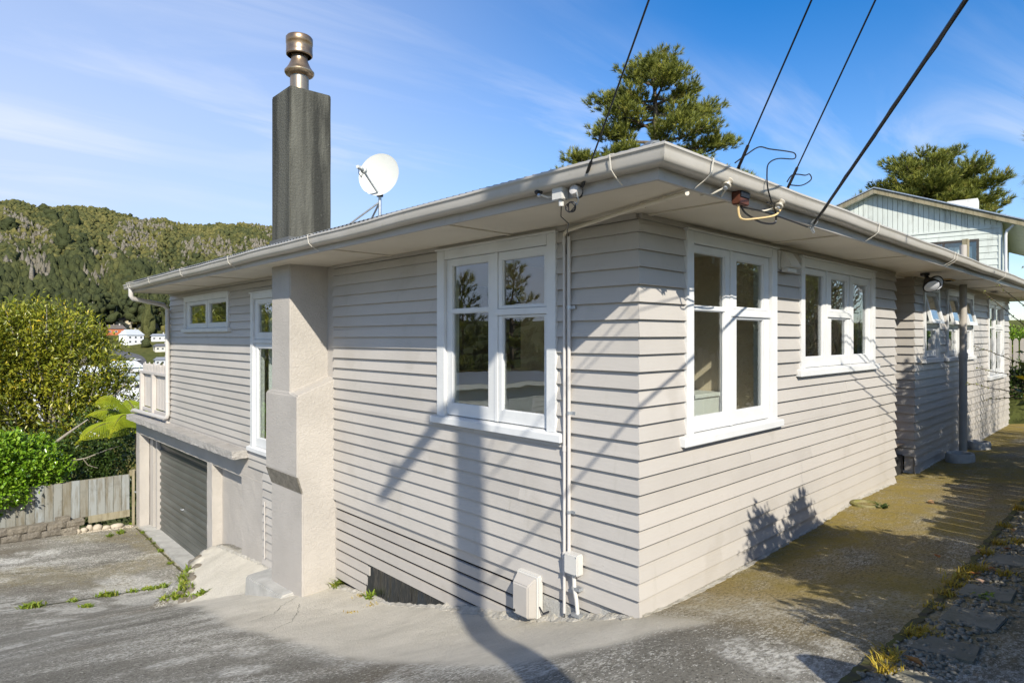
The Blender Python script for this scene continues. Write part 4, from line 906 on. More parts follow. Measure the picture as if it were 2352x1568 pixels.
ii = np.arange(TT.size).reshape(TT.shape); F = np.stack([ii[:-1, :-1], ii[:-1, 1:], ii[1:, 1:], ii[1:, :-1]], -1).reshape(-1, 4)
V = np.concatenate([V, [[CAMP[0], CAMP[1], -1.5]]]); cidx = len(V)-1
Fc = np.array([(cidx, ii[k, 0], ii[k+1, 0], ii[k+1, 0]) for k in range(len(ths)-1)])
ter = rawmesh('terrain', V, F, 'terrain', smooth=True); tag(ter, kind='structure')
def hillpt(px, py, r0=200, r1=1000):
    th = th_of(px); r = np.arange(r0, r1, 1.0); z = H(np.full_like(r, th), r); b = (z-1.962)/(r*math.cos(th))
    k = int(np.argmax(b >= (774-py)/1437.5)); return th, r[k], Vector(wpt(np.array(th), np.array(r[k])))

# crowns: crumpled low balls
bm_ = bmesh.new(); bmesh.ops.create_icosphere(bm_, subdivisions=2, radius=1); ICO = np.array([v.co[:] for v in bm_.verts]); IF = np.array([[v.index for v in f.verts] for f in bm_.faces]); bm_.free()
bm_ = bmesh.new(); bmesh.ops.create_icosphere(bm_, subdivisions=1, radius=1); ICO1 = np.array([v.co[:] for v in bm_.verts]); IF1 = np.array([[v.index for v in f.verts] for f in bm_.faces]); bm_.free()
def crowns(P, rad, hgt, var, jit=.35, base=(ICO1, IF1), cone=None):
    n = len(P); B, Fb = base; m_ = len(B)
    k = 1+jit*NR.normal(size=(n, m_, 1)); k = np.clip(k, .45, 1.7)
    S = np.stack([rad, rad, hgt], -1)[:, None, :]
    V = B[None]*k*S
    if cone is not None:
        t = (B[None, :, 2:3]+1)/2; V[..., :2] *= 1-cone[:, None, None]*np.clip(t, 0, 1)**.8*.85
    V = V+P[:, None, :]+np.array([0, 0, .55])*S[..., 2:3]*np.array([0, 0, 1])
    F = (Fb[None]+(np.arange(n)*m_)[:, None, None]).reshape(-1, 3)
    W = np.repeat(var, m_)+NR.normal(0, .03, n*m_)
    return V.reshape(-1, 3), F, np.clip(W, 0, 1)
# hillside bush as one mass
n = 15500
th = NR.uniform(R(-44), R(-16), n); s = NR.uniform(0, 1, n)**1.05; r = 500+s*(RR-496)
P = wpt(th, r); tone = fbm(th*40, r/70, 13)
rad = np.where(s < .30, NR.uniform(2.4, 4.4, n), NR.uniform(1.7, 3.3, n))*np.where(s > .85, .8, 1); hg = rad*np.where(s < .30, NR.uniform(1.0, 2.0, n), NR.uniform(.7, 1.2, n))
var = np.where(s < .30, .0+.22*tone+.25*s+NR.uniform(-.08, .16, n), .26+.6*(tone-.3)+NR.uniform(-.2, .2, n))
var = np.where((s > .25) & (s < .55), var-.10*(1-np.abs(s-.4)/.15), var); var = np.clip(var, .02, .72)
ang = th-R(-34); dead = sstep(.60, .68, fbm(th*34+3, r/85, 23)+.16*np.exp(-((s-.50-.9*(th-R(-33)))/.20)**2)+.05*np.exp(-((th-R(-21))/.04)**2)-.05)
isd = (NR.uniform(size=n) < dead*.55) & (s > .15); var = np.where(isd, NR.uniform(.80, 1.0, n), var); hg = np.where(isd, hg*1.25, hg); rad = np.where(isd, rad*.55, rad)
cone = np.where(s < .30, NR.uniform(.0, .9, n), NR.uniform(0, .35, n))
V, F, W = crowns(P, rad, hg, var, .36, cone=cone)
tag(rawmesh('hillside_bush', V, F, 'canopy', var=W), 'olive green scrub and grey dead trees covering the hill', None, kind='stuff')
# trees in the valley round the houses
HSE = []
FH = [(278, 752, 36, 'cream two storey house with brown roof high on the hill', (.62, .55, .40), (.16, .12, .09), 5.0, 2.2, 2, 25),
      (264, 767, 38, 'house with orange brick walls and brown roof below the cream house', (.42, .13, .05), (.13, .11, .10), 3.2, 2.6, 1, 10),
      (302, 790, 40, 'white house with long sloping pale roof on the hill', (.75, .75, .74), (.46, .48, .50), 5.5, 3.4, 2, 35),
      (366, 783, 34, 'low pale house with flat grey roof beside the downpipe', (.55, .56, .56), (.26, .28, .31), 3.0, 1.4, 1, 5),
      (371, 806, 30, 'low house with dark roof above the balcony pickets', (.60, .56, .48), (.12, .12, .13), 2.8, 1.6, 1, 12),
      (372, 838, 30, 'grey roofed house just above the balcony pickets', (.48, .50, .52), (.20, .21, .23), 2.8, 1.6, 1, 8),
      (287, 868, 60, 'white walled house with pale roof nearest the balcony', (.72, .73, .73), (.58, .61, .62), 3.2, 2.0, 1, 20),
      (284, 900, 64, 'long white house with grey roof low in the valley', (.72, .73, .74), (.34, .37, .38), 3.0, 1.8, 1, 14),
      (215, 880, 55, 'white roofed house half hidden behind the broad leaved tree', (.60, .60, .60), (.66, .68, .70), 3.0, 1.8, 1, -10),
      (120, 870, 55, 'house with orange tiled roof behind the broad leaved tree', (.6, .55, .5), (.45, .16, .07), 3.0, 1.8, 1, 22),
      (190, 930, 70, 'pale blue grey roof low behind the broad leaved tree', (.58, .60, .64), (.50, .55, .62), 3.0, 1.8, 1, -6),
      (60, 905, 70, 'white house at the left edge behind the broad leaved tree', (.70, .70, .69), (.55, .56, .57), 3.0, 1.8, 1, 12)]
MTC = {}
def flat(c, rough=.7):
    k = tuple(round(v, 3) for v in c)
    if k not in MTC: MTC[k] = paint('far_paint', c, rough, .08, .6)
    return MTC[k]
def far_house(px, py, wpx, label, wc, rc, wh, rh, st, rot):
    b = (774-py)/1437.5; th = th_of(px)
    if py < 850: th, r, p = hillpt(px, py, 180, 520)
    else: r = 110+(960-py)*1.2; p = Vector(wpt(np.array(th), np.array(r))); p.z = 1.962+b*r*math.cos(th)
    W = wpx*r*math.cos(th)/1437.5; Dp = W*.7
    e = empty('far_house', p, label, 'house'); vd = math.atan2(p.y-CAMP[1], p.x-CAMP[0]); ang = vd-math.pi/2+R(rot)
    ca_, sa_ = math.cos(ang), math.sin(ang)
    T = lambda x, y, z: (p.x+x*ca_-y*sa_, p.y+x*sa_+y*ca_, p.z+z)
    def bx(x0, x1, y0, y1, z0, z1): return [T(x0, y0, z0), T(x1, y0, z0), T(x1, y1, z0), T(x0, y1, z0), T(x0, y0, z1), T(x1, y0, z1), T(x1, y1, z1), T(x0, y1, z1)]
    MB().hexa(bx(-W/2, W/2, -Dp/2, Dp/2, -6, wh)).build('wall', flat(wc), e)
    o = .5
    MB().add([T(-W/2-o, -Dp/2-o, wh), T(W/2+o, -Dp/2-o, wh), T(W/2+o, Dp/2+o, wh), T(-W/2-o, Dp/2+o, wh), T(-W/2-o*.5+1.2, 0, wh+rh), T(W/2+o*.5-1.2, 0, wh+rh)], [(0, 1, 5, 4), (2, 3, 4, 5), (1, 2, 5), (3, 0, 4), (3, 2, 1, 0)]).build('roof', flat(rc), e)
    nW = max(3, int(W/3.2))
    for f in range(st):
        for i in range(nW):
            x = -W/2+(i+.5)*W/nW; z = .9+f*2.6
            if z+1.2 > wh: continue
            w = MB().hexa(bx(x-.75, x+.75, -Dp/2-.06, -Dp/2+.02, z, z+1.15)).build('window', flat((.75, .75, .73)), e)
            MB().hexa(bx(x-.62, x+.62, -Dp/2-.08, -Dp/2-.055, z+.1, z+1.05)).build('pane', flat((.035, .04, .05), .15), w)
    for sx in (-1, 1):
        MB().hexa(bx(sx*W/2-.04 if sx > 0 else sx*W/2-.06, sx*W/2+.06 if sx > 0 else sx*W/2+.04, -.9, .9, 1.0, 2.0)).build('window', flat((.035, .04, .05), .15), e)
    MB().hexa(bx(W*.2, W*.2+.7, -.35, .35, wh+rh*.3, wh+rh+.9)).build('chimney', flat((.45, .42, .38)), e)
    HSE.append((p.x, p.y, W))
for a in FH: far_house(*a)
# road and cars
RD = []
for px, py in [(150, 790), (200, 797), (232, 802), (262, 808), (286, 814), (302, 819), (312, 827), (316, 836), (312, 848), (300, 862), (280, 874)]:
    th, r, p = hillpt(px, py, 150, 520); RD.append(p)
pts = []
for i in range(len(RD)-1):
    p0, p1, p2, p3 = RD[max(i-1, 0)], RD[i], RD[i+1], RD[min(i+2, len(RD)-1)]
    for k in range(6):
        t = k/6; pts.append(.5*((2*p1)+(-p0+p2)*t+(2*p0-5*p1+4*p2-p3)*t*t+(-p0+3*p1-3*p2+p3)*t**3))
rg = []
for i, p in enumerate(pts):
    d = (pts[min(i+1, len(pts)-1)]-pts[max(i-1, 0)]); d.z = 0; d.normalize(); nrm = Vector((-d.y, d.x, 0))*4.2; c = p+Vector((0, 0, .9))
    rg.append([c-nrm-Vector((0, 0, 3)), c-nrm, c+nrm, c+nrm-Vector((0, 0, 3))])
tag(MB().loft(rg).build('road', 'road'), kind='structure')
def far_car(p, yaw, col, label):
    e = empty('parked_car', p, label, 'car'); ca_, sa_ = math.cos(yaw), math.sin(yaw); T = lambda x, y, z: (p.x+x*ca_-y*sa_, p.y+x*sa_+y*ca_, p.z+z)
    pr = [(-2.1, .35), (2.1, .35), (2.15, .75), (1.2, .9), (.55, 1.4), (-1.2, 1.42), (-1.9, .95), (-2.15, .85)]
    MB().loft([[T(x, s, z) for x, z in pr] for s in (-.85, .85)]).build('body', flat(col, .3), e)
    for x in (-1.3, 1.35):
        for s in (-.86, .86): MB().lathe([(.32, -.1), (.32, .1)], T(x, s, .32), 12, True, Matrix.Rotation(yaw, 3, 'Z') @ Matrix.Rotation(R(90), 3, 'X')).build('wheel', flat((.02, .02, .02)), e)
    for s in (-.86, .86): MB().loft([[T(x, s*1.005, z) for x, z in [(-1.1, .95), (.95, .95), (.45, 1.34), (-1.05, 1.34)]], [T(x, s, z) for x, z in [(-1.1, .95), (.95, .95), (.45, 1.34), (-1.05, 1.34)]]]).build('side_glass', flat((.03, .035, .04), .15), e)
for px, py, lb in ((314, 833, 'white car parked on the outside of the distant road bend'), (292, 842, 'silver car on the distant road nearer the broad leaved tree')):
    th, r, p = hillpt(px, py, 150, 520); far_car(p+Vector((0, 0, 1.0)), R(30), (.7, .71, .72) if px > 300 else (.5, .52, .54), lb)
n = 1500
th = NR.uniform(R(-44), R(-27), n); r = np.where(NR.uniform(size=n) < .72, NR.uniform(330, 520, n), NR.uniform(120, 330, n)); P = wpt(th, r)
ok = np.ones(n, bool)
for hx, hy, W in HSE:
    dx, dy = P[:, 0]-hx, P[:, 1]-hy; vx, vy = CAMP[0]-hx, CAMP[1]-hy; L_n = math.hypot(vx, vy); al = (dx*vx+dy*vy)/L_n; pe = np.abs(dx*vy-dy*vx)/L_n
    ok &= ~((pe < W*.62) & (al > -W*.8) & (al < 42))
for p in pts: ok &= np.hypot(P[:, 0]-p.x, P[:, 1]-p.y) > 8.5
for p in pts[6:40:3]:
    vx, vy = CAMP[0]-p.x, CAMP[1]-p.y; L_n = math.hypot(vx, vy); dx, dy = P[:, 0]-p.x, P[:, 1]-p.y; ok &= ~((np.abs(dx*vy-dy*vx)/L_n < 3.5) & ((dx*vx+dy*vy)/L_n > 0) & ((dx*vx+dy*vy)/L_n < 45))
P = P[ok]; n = len(P); rad = NR.uniform(1.6, 4.2, n); tone = NR.uniform(size=n)
V, F, W = crowns(P, rad, rad*NR.uniform(.8, 1.6, n), np.where(tone < .8, .12+.6*NR.uniform(size=n), .82), .4, cone=NR.uniform(0, .9, n))
tag(rawmesh('valley_trees', V, F, 'canopy', var=W), 'mixed green trees and hedges among the valley houses', None, kind='stuff')
def lone(px, py, rad, hgt, var, name, label, cone=0., r0=500):
    rad *= .55
    th, r, p = hillpt(px, py, r0, RR+5); e = empty(name, p, label, 'tree', None)
    m_ = 5
    Pc = np.array([p[:]]*m_)+np.stack([NR.normal(0, rad*.25, m_), NR.normal(0, rad*.25, m_), np.linspace(0, hgt*.9, m_)], -1)
    k = np.linspace(1, 1-.75*cone, m_)
    V, F, W = crowns(Pc, rad*k, np.full(m_, hgt*.5), np.full(m_, var), .35, (ICO, IF)); rawmesh('crown', V, F, 'canopy', e, var=W)
    MB().tube([p-Vector((0, 0, 2)), p+Vector((0, 0, hgt*.8))], [.6, .3], 6).build('trunk', 'bark', e)
for a in ((100, 491, 6.5, 7, .16, 'ridge_tree', 'dark round tree standing on the skyline at the left'), (118, 511, 10, 9, .10, 'hill_tree', 'large dark tree just below the skyline tree'), (173, 522, 7, 12, .10, 'hill_conifer', 'dark conifer among the grey dead trees near the crest', .7),
          (23, 535, 10, 8, .06, 'hill_tree', 'dark green tree on the hill at the left edge'), (127, 540, 7, 7, .12, 'hill_tree', 'smaller dark tree above the grey dead trees'), (145, 578, 11, 17, .08, 'hill_conifer', 'tall dark conifer in the middle of the hillside', .8), (374, 500, 2.5, 9, .12, 'ridge_conifer', 'small pointed conifer on the skyline near the chimney', .9)): lone(*a)
lone(341, 772, 6, 17, .30, 'norfolk_pine', 'pointed tiered conifer beside the far white house', .95, 250)
# tall pines standing behind the far houses
for k in range(34):
    px = NR.uniform(180, 400); th, r, p = hillpt(px, NR.uniform(738, 764), 300, 560); h = NR.uniform(14, 22); m_ = 6
    e = empty('plantation_pine', p, 'tall dark pine in the belt behind the far houses', 'tree', 'pines behind the far houses')
    z0 = h*.35; Pc = np.array([p[:]]*m_)+np.stack([NR.normal(0, 1.4, m_), NR.normal(0, 1.4, m_), np.linspace(z0, h*.92, m_)], -1)
    V, F, W = crowns(Pc, NR.uniform(2.2, 3.8, m_)*np.linspace(1.1, .6, m_), np.full(m_, 2.6), NR.uniform(.0, .18, m_), .38); rawmesh('crown', V, F, 'canopy', e, var=W)
    MB().tube([p-Vector((0, 0, 1)), p+Vector((0, 0, h*.9))], [.45, .2], 6).build('trunk', 'palebark', e)

# ------------------------------------------------------------------ plants near the house
def inball(n, c, rad, shell=.55):
    d = rdir(n); k = NR.uniform(shell**3, 1, n)**(1/3); return np.array(c)+d*k[:, None]*np.array(rad), d
def foliage(lobes, per_m2, nleaf, ln, wd, spread, up=.35, var0=.15, var1=.75, fold=.25, shell=.5, droop=0, flecks=.0):
    Vs = []; ctrs = []
    for c, rad in lobes:
        ncl = int(per_m2*4*math.pi*(np.prod(rad)**(2/3))); C, D0 = inball(ncl, c, rad, shell)
        # gaps: drop clusters where a coarse noise is low
        g = fbm(C[:, 0]*1.9+C[:, 2]*.7, C[:, 1]*1.9+C[:, 2]*1.3, 3); k = g > .36; C, D0 = C[k], D0[k]; ctrs.append(C)
        m_ = len(C); ax = unit(D0*.9+rdir(m_)*.6+np.array([0, 0, up]))
        CC = np.repeat(C, nleaf, 0)+NR.normal(0, spread, (m_*nleaf, 3)); A = np.repeat(ax, nleaf, 0)
        Dl = unit(A*.8+rdir(m_*nleaf)*.9-np.array([0, 0, droop])); Nl = unit(rdir(m_*nleaf)*.7+np.array([0, 0, .8])+A*.3)
        L0 = ln*NR.uniform(.5, 1.3, m_*nleaf); V, F = leaves(CC, Dl, Nl, L0, wd*L0/ln, fold)
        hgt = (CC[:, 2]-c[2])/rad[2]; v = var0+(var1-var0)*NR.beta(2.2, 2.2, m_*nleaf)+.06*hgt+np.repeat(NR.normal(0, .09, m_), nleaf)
        if flecks: v = np.where(NR.uniform(size=len(v)) < flecks, NR.uniform(.9, 1, len(v)), np.minimum(v, .88))
        Vs.append((V, F, np.repeat(np.clip(v, 0, 1), 4)))
    V, F, W = merge(Vs); return V, F, W, np.concatenate(ctrs)
def limbs(base, ctrs, k, r0, mat, parent, seed=1, name='trunk', fork=None):
    """a trunk that forks and limbs running out to some of the leaf clusters"""
    rg = random.Random(seed); fork = Vector(fork if fork is not None else (base[0], base[1], base[2]+1.5)); b = Vector(base)
    mb = MB(); mid = b.lerp(fork, .5)+Vector((rg.uniform(-.1, .1), rg.uniform(-.1, .1), 0)); mb.tube([b, mid, fork], [r0, r0*.85, r0*.7], 10); mb.build(name, mat, parent, smooth=True)
    mb = MB()
    for i in range(k):
        c = Vector(ctrs[rg.randrange(len(ctrs))]); m1 = fork.lerp(c, .4)+Vector((rg.uniform(-.3, .3), rg.uniform(-.3, .3), rg.uniform(-.1, .3)))*.7
        m2 = fork.lerp(c, .75)+Vector((rg.uniform(-.2, .2), rg.uniform(-.2, .2), rg.uniform(-.1, .2)))*.6; rr = r0*rg.uniform(.22, .5)
        mb.tube([fork, m1, m2, c], [rr, rr*.75, rr*.45, rr*.15], 6)
    mb.build('limb', mat, parent, smooth=True)
# broad leaved tree at the left beyond the fence
tb = (-.55, 21.2, -4.6)
tree = empty('broadleaf_tree', tb, 'large olive green broad leaved tree beyond the fence at the left', 'tree')
lob = [((-.85, 20.6, 1.95), (1.45, 1.3, 1.15)), ((-.1, 20.2, .95), (1.4, 1.2, 1.35)), ((-1.9, 20.6, 1.55), (1.5, 1.3, 1.4)), ((-2.7, 20.2, .4), (1.5, 1.2, 1.6)), ((.55, 20.6, .0), (1.05, 1.0, 1.1)), ((-1.0, 20.0, -.3), (1.6, 1.2, 1.3)), ((-3.0, 20.0, 2.0), (1.1, 1.1, .9))]
V, F, W, C = foliage(lob, 21, 15, .145, .052, .13, up=.5, var0=.12, var1=.86, flecks=.028, shell=.35)
rawmesh('crown', V, F, 'leaf_tree', tree, var=W); limbs(tb, C, 60, .17, 'palebark', tree, 3, fork=(-.75, 20.7, -2.2))
t2 = empty('broadleaf_tree', (-4.6, 17.6, -3.6), 'leafy branch tips of a taller tree at the left picture edge', 'tree')
V, F, W, C = foliage([((-4.35, 17.3, 2.2), (1.25, 1.1, .75)), ((-5.3, 17.4, 1.2), (1.2, 1.1, 1.2))], 20, 14, .13, .05, .12, up=.4, flecks=.02)
rawmesh('crown', V, F, 'leaf_tree', t2, var=W); limbs((-4.6, 17.6, -3.6), C, 16, .12, 'palebark', t2, 4, fork=(-4.6, 17.5, .2))
# bright bush leaning over the fence
bu = empty('bright_green_bush', (-2.6, 14.7, -2.4), 'bright glossy green bush leaning over the weathered fence', 'bush')
V, F, W, C = foliage([((-2.25, 14.55, -.72), (.85, .62, .62)), ((-2.75, 14.4, -1.15), (.75, .62, .62)), ((-1.75, 14.55, -1.02), (.62, .45, .36)), ((-2.9, 14.5, -.5), (.9, .65, .6)), ((-2.35, 14.2, -1.32), (.42, .36, .30))], 85, 9, .088, .056, .05, up=.6, var0=.15, var1=.95, shell=.55)
rawmesh('leaf_mass', V, F, 'leaf_bush', bu, var=W); limbs((-2.6, 14.7, -2.6), C, 26, .05, 'bark', bu, 5, 'stem', fork=(-2.6, 14.65, -1.6))
# dark undergrowth behind the fence
V, F, W, C = foliage([((-.9, 16.6, -1.8), (1.4, .9, 1.15)), ((.35, 16.7, -1.8), (.9, .9, 1.2)), ((-2.3, 16.9, -1.5), (1.4, .9, 1.3)), ((-.2, 17.4, -.9), (1.3, .8, .9))], 24, 12, .11, .055, .10, up=.3, shell=.4)
ug = rawmesh('undergrowth', V, F, 'leaf_dark', var=W, base=(-.8, 16.7, -3.5)); tag(ug, 'dark green undergrowth filling the gap behind the fence', None, kind='stuff')
db = empty('bare_branch', (-1.9, 16.0, -2.2), 'pale bare branch reaching across the dark undergrowth', 'branch')
MB().tube([(-1.9, 16.0, -1.2), (-1.45, 15.7, -.62), (-1.1, 15.5, -.30), (-.75, 15.4, -.02)], [.045, .04, .03, .012], 8).build('limb', 'palebark', db, smooth=True)
MB().tube([(-1.7, 15.6, -1.15), (-1.2, 15.4, -.98), (-.8, 15.4, -.95), (-.35, 15.4, -.80), (-.1, 15.3, -.72)], [.022, .02, .016, .012, .006], 7).build('twig', 'palebark', db, smooth=True)
MB().tube([(-.85, 15.4, -.95), (-.75, 15.4, -1.12), (-.55, 15.4, -1.22)], [.014, .01, .005], 6).build('twig', 'palebark', db, smooth=True)
# tree fern
tf = Vector((.22, 14.95, -.20)); fern = empty('tree_fern', (tf.x+.05, tf.y, -3.2), 'bright yellow green tree fern behind the garage corner', 'tree fern')
MB().tube([(tf.x+.10, tf.y, -3.2), (tf.x+.08, tf.y, -1.8), (tf.x, tf.y, -.25)], [.11, .10, .085], 10).build('trunk', 'bark', fern, smooth=True)
def frond(az, ln, rise, sag, name='frond'):
    d = np.array([math.cos(az), math.sin(az), 0]); sd_ = np.array([-d[1], d[0], 0]); n = 34; T = np.linspace(0, 1, n)
    rach = np.array(tf)+d*(T*ln)[:, None]+np.array([0, 0, 1])*(rise*np.sin(T*math.pi*.55)-sag*T**2.4)[:, None]
    parts = []
    for i in range(5, n):
        t = T[i]; pl = .42*ln/1.5*math.sin(math.pi*min(1, t*.92+.12))**.8*(1 if t < .9 else .6)
        for sgn in (-1, 1):
            pd = unit(sd_*sgn*.62+d*.35+np.array([0, 0, -.75 if sd_[1]*sgn < 0 else .12-.3*t])); k = max(5, int(pl/.026)); tt = np.linspace(.06, 1, k)
            c = rach[i]+pd*(tt*pl)[:, None]+np.array([0, 0, -.10])*(tt**2)[:, None]*pl; pw = .052*(1-tt*.75)+.010
            side = unit(np.cross(pd, np.array([-.25, -.55, .8])))
            for s2 in (-1, 1):
                Dl = unit(np.tile(side*s2+pd*.35, (k, 1))); V, F = leaves(c, Dl, np.tile([-.25, -.55, .8], (k, 1)), pw, .024, .05); parts.append((V, F, np.full(len(V), .35+.4*t)+NR.normal(0, .07, len(V))))
    V, F, W = merge(parts); f = rawmesh(name, V, F, 'fern', fern, var=np.clip(W, 0, 1)); MB().tube([tuple(p) for p in rach[::3]], [.014*(1-.8*t) for t in T[::3]], 6).build('rachis', 'twig', f)
vw = math.atan2(-.12, -1.0)
for az, ln, ri, sg in ((vw+.12, 1.35, .32, .58), (vw-.35, 1.05, .58, .30), (vw+.75, 1.2, .60, .7), (vw-.9, 1.1, .85, .35), (vw+1.5, 1.2, .4, .8), (vw-1.6, 1.2, .8, .5), (vw+2.5, 1.3, .7, .5), (vw-2.5, 1.2, .6, .7), (vw+.3, 1.0, .9, .2)): frond(az, ln, ri, sg)
for k in range(5):
    a = vw+1.2+k*.25; MB().tube([tuple(tf+Vector((0, 0, -.1))), tuple(tf+Vector((math.cos(a)*.25, math.sin(a)*.25, -.5))), tuple(tf+Vector((math.cos(a)*.22, math.sin(a)*.22, -1.2)))], [.012, .01, .005], 6).build('dead_frond', 'rust', fern, smooth=True)

# ------------------------------------------------------------------ weathered fence, block edging, stones
fe = empty('timber_fence', (-1.2, 14.27, -2.3), 'weathered grey vertical board fence at the end of the driveway', 'fence')
x = -.118; k = 0
while x > -4.2:
    zt = -1.258+.012*math.sin(k*1.3)+(0 if x > -1.9 else (x+1.9)*.11); zb = -2.08 if x > -.95 else -2.28; dx = NR.normal(0, .003)
    b = MB().hexa([(x-.157, 14.25+dx, zb), (x-.003, 14.25+dx, zb), (x-.003, 14.27+dx, zb), (x-.157, 14.27+dx, zb), (x-.157, 14.25+dx, zt+.004), (x-.003, 14.25+dx, zt), (x-.003, 14.27+dx, zt), (x-.157, 14.27+dx, zt+.004)]).build('board', 'fenceboard', fe)
    x -= .1615; k += 1
MB().box(-1.95, -.11, 14.272, 14.32, -1.36, -1.255).build('rail', 'oldtimber', fe); MB().box(-4.2, -.11, 14.272, 14.32, -2.1, -2.0).build('rail', 'oldtimber', fe)
MB().box(-.93, -.115, 14.235, 14.262, -2.235, -2.075).build('kickboard', 'oldtimber', fe)
MB().box(-.075, -.025, 14.17, 14.23, -2.55, -1.14).build('post', 'oldtimber', fe, bevel=.004); MB().box(-.11, .02, 14.27, 14.33, -1.30, -1.17).build('rail', 'oldtimber', fe)
mb = MB(); mb.tube([(-.04, 14.2, -1.66), (.02, 14.1, -1.68)], .02, 8); mb.build('hinge', 'galv', fe)
rw = empty('block_edging', (-1.9, 13.85, -2.3), 'low edging wall of split concrete blocks in front of the fence', 'edging wall')
def splitblock(c, l, d, h, yaw, parent):
    bm = bmesh.new(); bmesh.ops.create_cube(bm, size=1); bmesh.ops.subdivide_edges(bm, edges=bm.edges[:], cuts=3, use_grid_fill=True)
    from mathutils import noise as mn
    o_ = Vector((random.uniform(0, 50), random.uniform(0, 50), 0)); ca_, sa_ = math.cos(yaw), math.sin(yaw); mb = MB()
    bm.verts.index_update()
    for v in bm.verts:
        p = Vector((v.co.x*l, v.co.y*d, v.co.z*h)); nv = mn.noise_vector(p*9+o_)
        e_ = max(abs(v.co.x), abs(v.co.z)) if v.co.y < -.4 else 0
        p += nv*(.020 if v.co.y < -.3 else .006); p.y += (.02 if v.co.y < -.4 and e_ > .49 else 0)
        mb.v.append((c[0]+p.x*ca_-p.y*sa_, c[1]+p.x*sa_+p.y*ca_, c[2]+p.z))
    mb.f = [tuple(x.index for x in f.verts) for f in bm.faces]; bm.free(); return mb.build('block', 'block', parent)
def along(t): return (-3.2+t*2.05, 13.72+t*.35)      # line of the edging
for row, (zo, offs) in enumerate(((.075, .0), (.215, .5))):
    n = 6
    for i in range(n):
        t = (i+.5+offs*.6)/n
        if t > (.97 if row == 0 else .99): continue
        x, y = along(t); z = float(gz(np.array(x), np.array(y)))
        splitblock((x, y+.03*row, z+zo), .335, .20, .135, math.atan2(.35, 2.05), rw)
for (x, y, zo, l, h) in ((-1.23, 14.06, .08, .16, .13), (-1.30, 13.98, .02, .30, .10), (-1.42, 14.10, .30, .24, .13)): splitblock((x, y, float(gz(np.array(x), np.array(y)))+zo), l, .18, h, .15, rw)
for i, (x, y, a, b, c, lb) in enumerate(((-1.05, 14.02, .085, .07, .065, 'tan river stone nearest the block edging'), (-.93, 14.10, .07, .055, .09, 'pale upright river stone at the foot of the fence'), (-.79, 14.06, .10, .08, .085, 'broad pale river stone in the middle of the row'), (-.62, 14.08, .10, .07, .055, 'flat grey river stone right of the broad pale one'), (-.40, 14.10, .15, .09, .065, 'long brown river stone near the gate post'), (-1.16, 13.97, .06, .06, .06, 'small dark river stone tucked by the last block'))):
    z = float(gz(np.array(x), np.array(y))); V = ICO*np.array([a, b, c])*(1+.06*NR.normal(size=(len(ICO), 1)))
    tag(rawmesh('river_stone', V+np.array([x, y, z+c*.65]), IF, 'stone', base=(x, y, z), smooth=True), lb, 'stone', 'river stones below the fence')
# pale gravel strip under the stones
n = 420; gp = np.stack([NR.uniform(-1.25, -.1, n), NR.uniform(13.92, 14.2, n)], -1); gzv = gz(gp[:, 0], gp[:, 1]); V, F, W = crowns(np.c_[gp, gzv], NR.uniform(.010, .026, n), NR.uniform(.008, .02, n), np.zeros(n), .2)
tag(rawmesh('gravel', V, F, 'stone', base=(-.6, 14.0, -2.3)), 'pale loose gravel around the river stones', None, kind='stuff')

# ------------------------------------------------------------------ weeds, tufts, fallen leaves, pavers
def tuft(x, y, h, n, spread, mat, name, label, group, cat='weed', broad=False):
    z = float(gz(np.array(x), np.array(y))); az = NR.uniform(0, 2*math.pi, n); tl = NR.uniform(.2, 1.15, n); L0 = h*NR.uniform(.5, 1.1, n)
    C = np.stack([x+NR.normal(0, spread, n), y+NR.normal(0, spread, n), np.full(n, z-.005)], -1); D = np.stack([np.cos(az)*np.sin(tl), np.sin(az)*np.sin(tl), np.cos(tl)], -1)
    M_ = C+D*(L0*.55)[:, None]; D2 = unit(D+np.stack([np.cos(az), np.sin(az), -np.full(n, .7)], -1)*.55); T_ = M_+D2*(L0*.5)[:, None]
    S = unit(np.cross(D, [0, 0, 1.]))*((.010 if broad else .0035)*NR.uniform(.7, 1.4, n))[:, None]
    V = np.stack([C-S, C+S, M_+S*.9, M_-S*.9, T_], 1).reshape(-1, 3); i = np.arange(n)*5
    F = np.concatenate([np.stack([i, i+1, i+2], 1), np.stack([i, i+2, i+3], 1), np.stack([i+3, i+2, i+4], 1)])
    W = np.repeat(np.clip(NR.normal(.5, .22, n), 0, 1), 5)
    o = rawmesh(name, V, F, mat, base=(x, y, z), var=W); return tag(o, label, cat, group)
def tufts(lst, h, n, sp, mat, name, label, group, broad=False):
    for x, y in lst: tuft(x+NR.normal(0, .02), y+NR.normal(0, .02), h*NR.uniform(.7, 1.25), int(n*NR.uniform(.7, 1.3)), sp, mat, name, label, group, broad=broad)
tufts([(-2.54, 9.25), (-2.48, 9.27), (-2.36, 9.32), (-1.96, 9.50), (-1.91, 8.85), (-1.84, 8.88), (-1.49, 9.66), (-1.42, 9.66), (-1.34, 9.65), (-1.03, 9.74), (-.85, 9.74), (-.75, 9.73), (-.62, 9.71), (-.54, 9.71)], .10, 60, .038, 'grass', 'crack_weed', 'low green weed growing in the slab joint across the driveway', 'weeds in the driveway joint', True)
tufts([(-1.07, 7.40), (-1.0, 7.36), (-.98, 7.24), (-.39, 13.58), (-.44, 13.5), (-.68, 13.4), (-.1, 14.3)], .10, 50, .034, 'grass', 'crack_weed', 'small green weed growing in a crack of the lower driveway', 'weeds in the lower driveway', True)
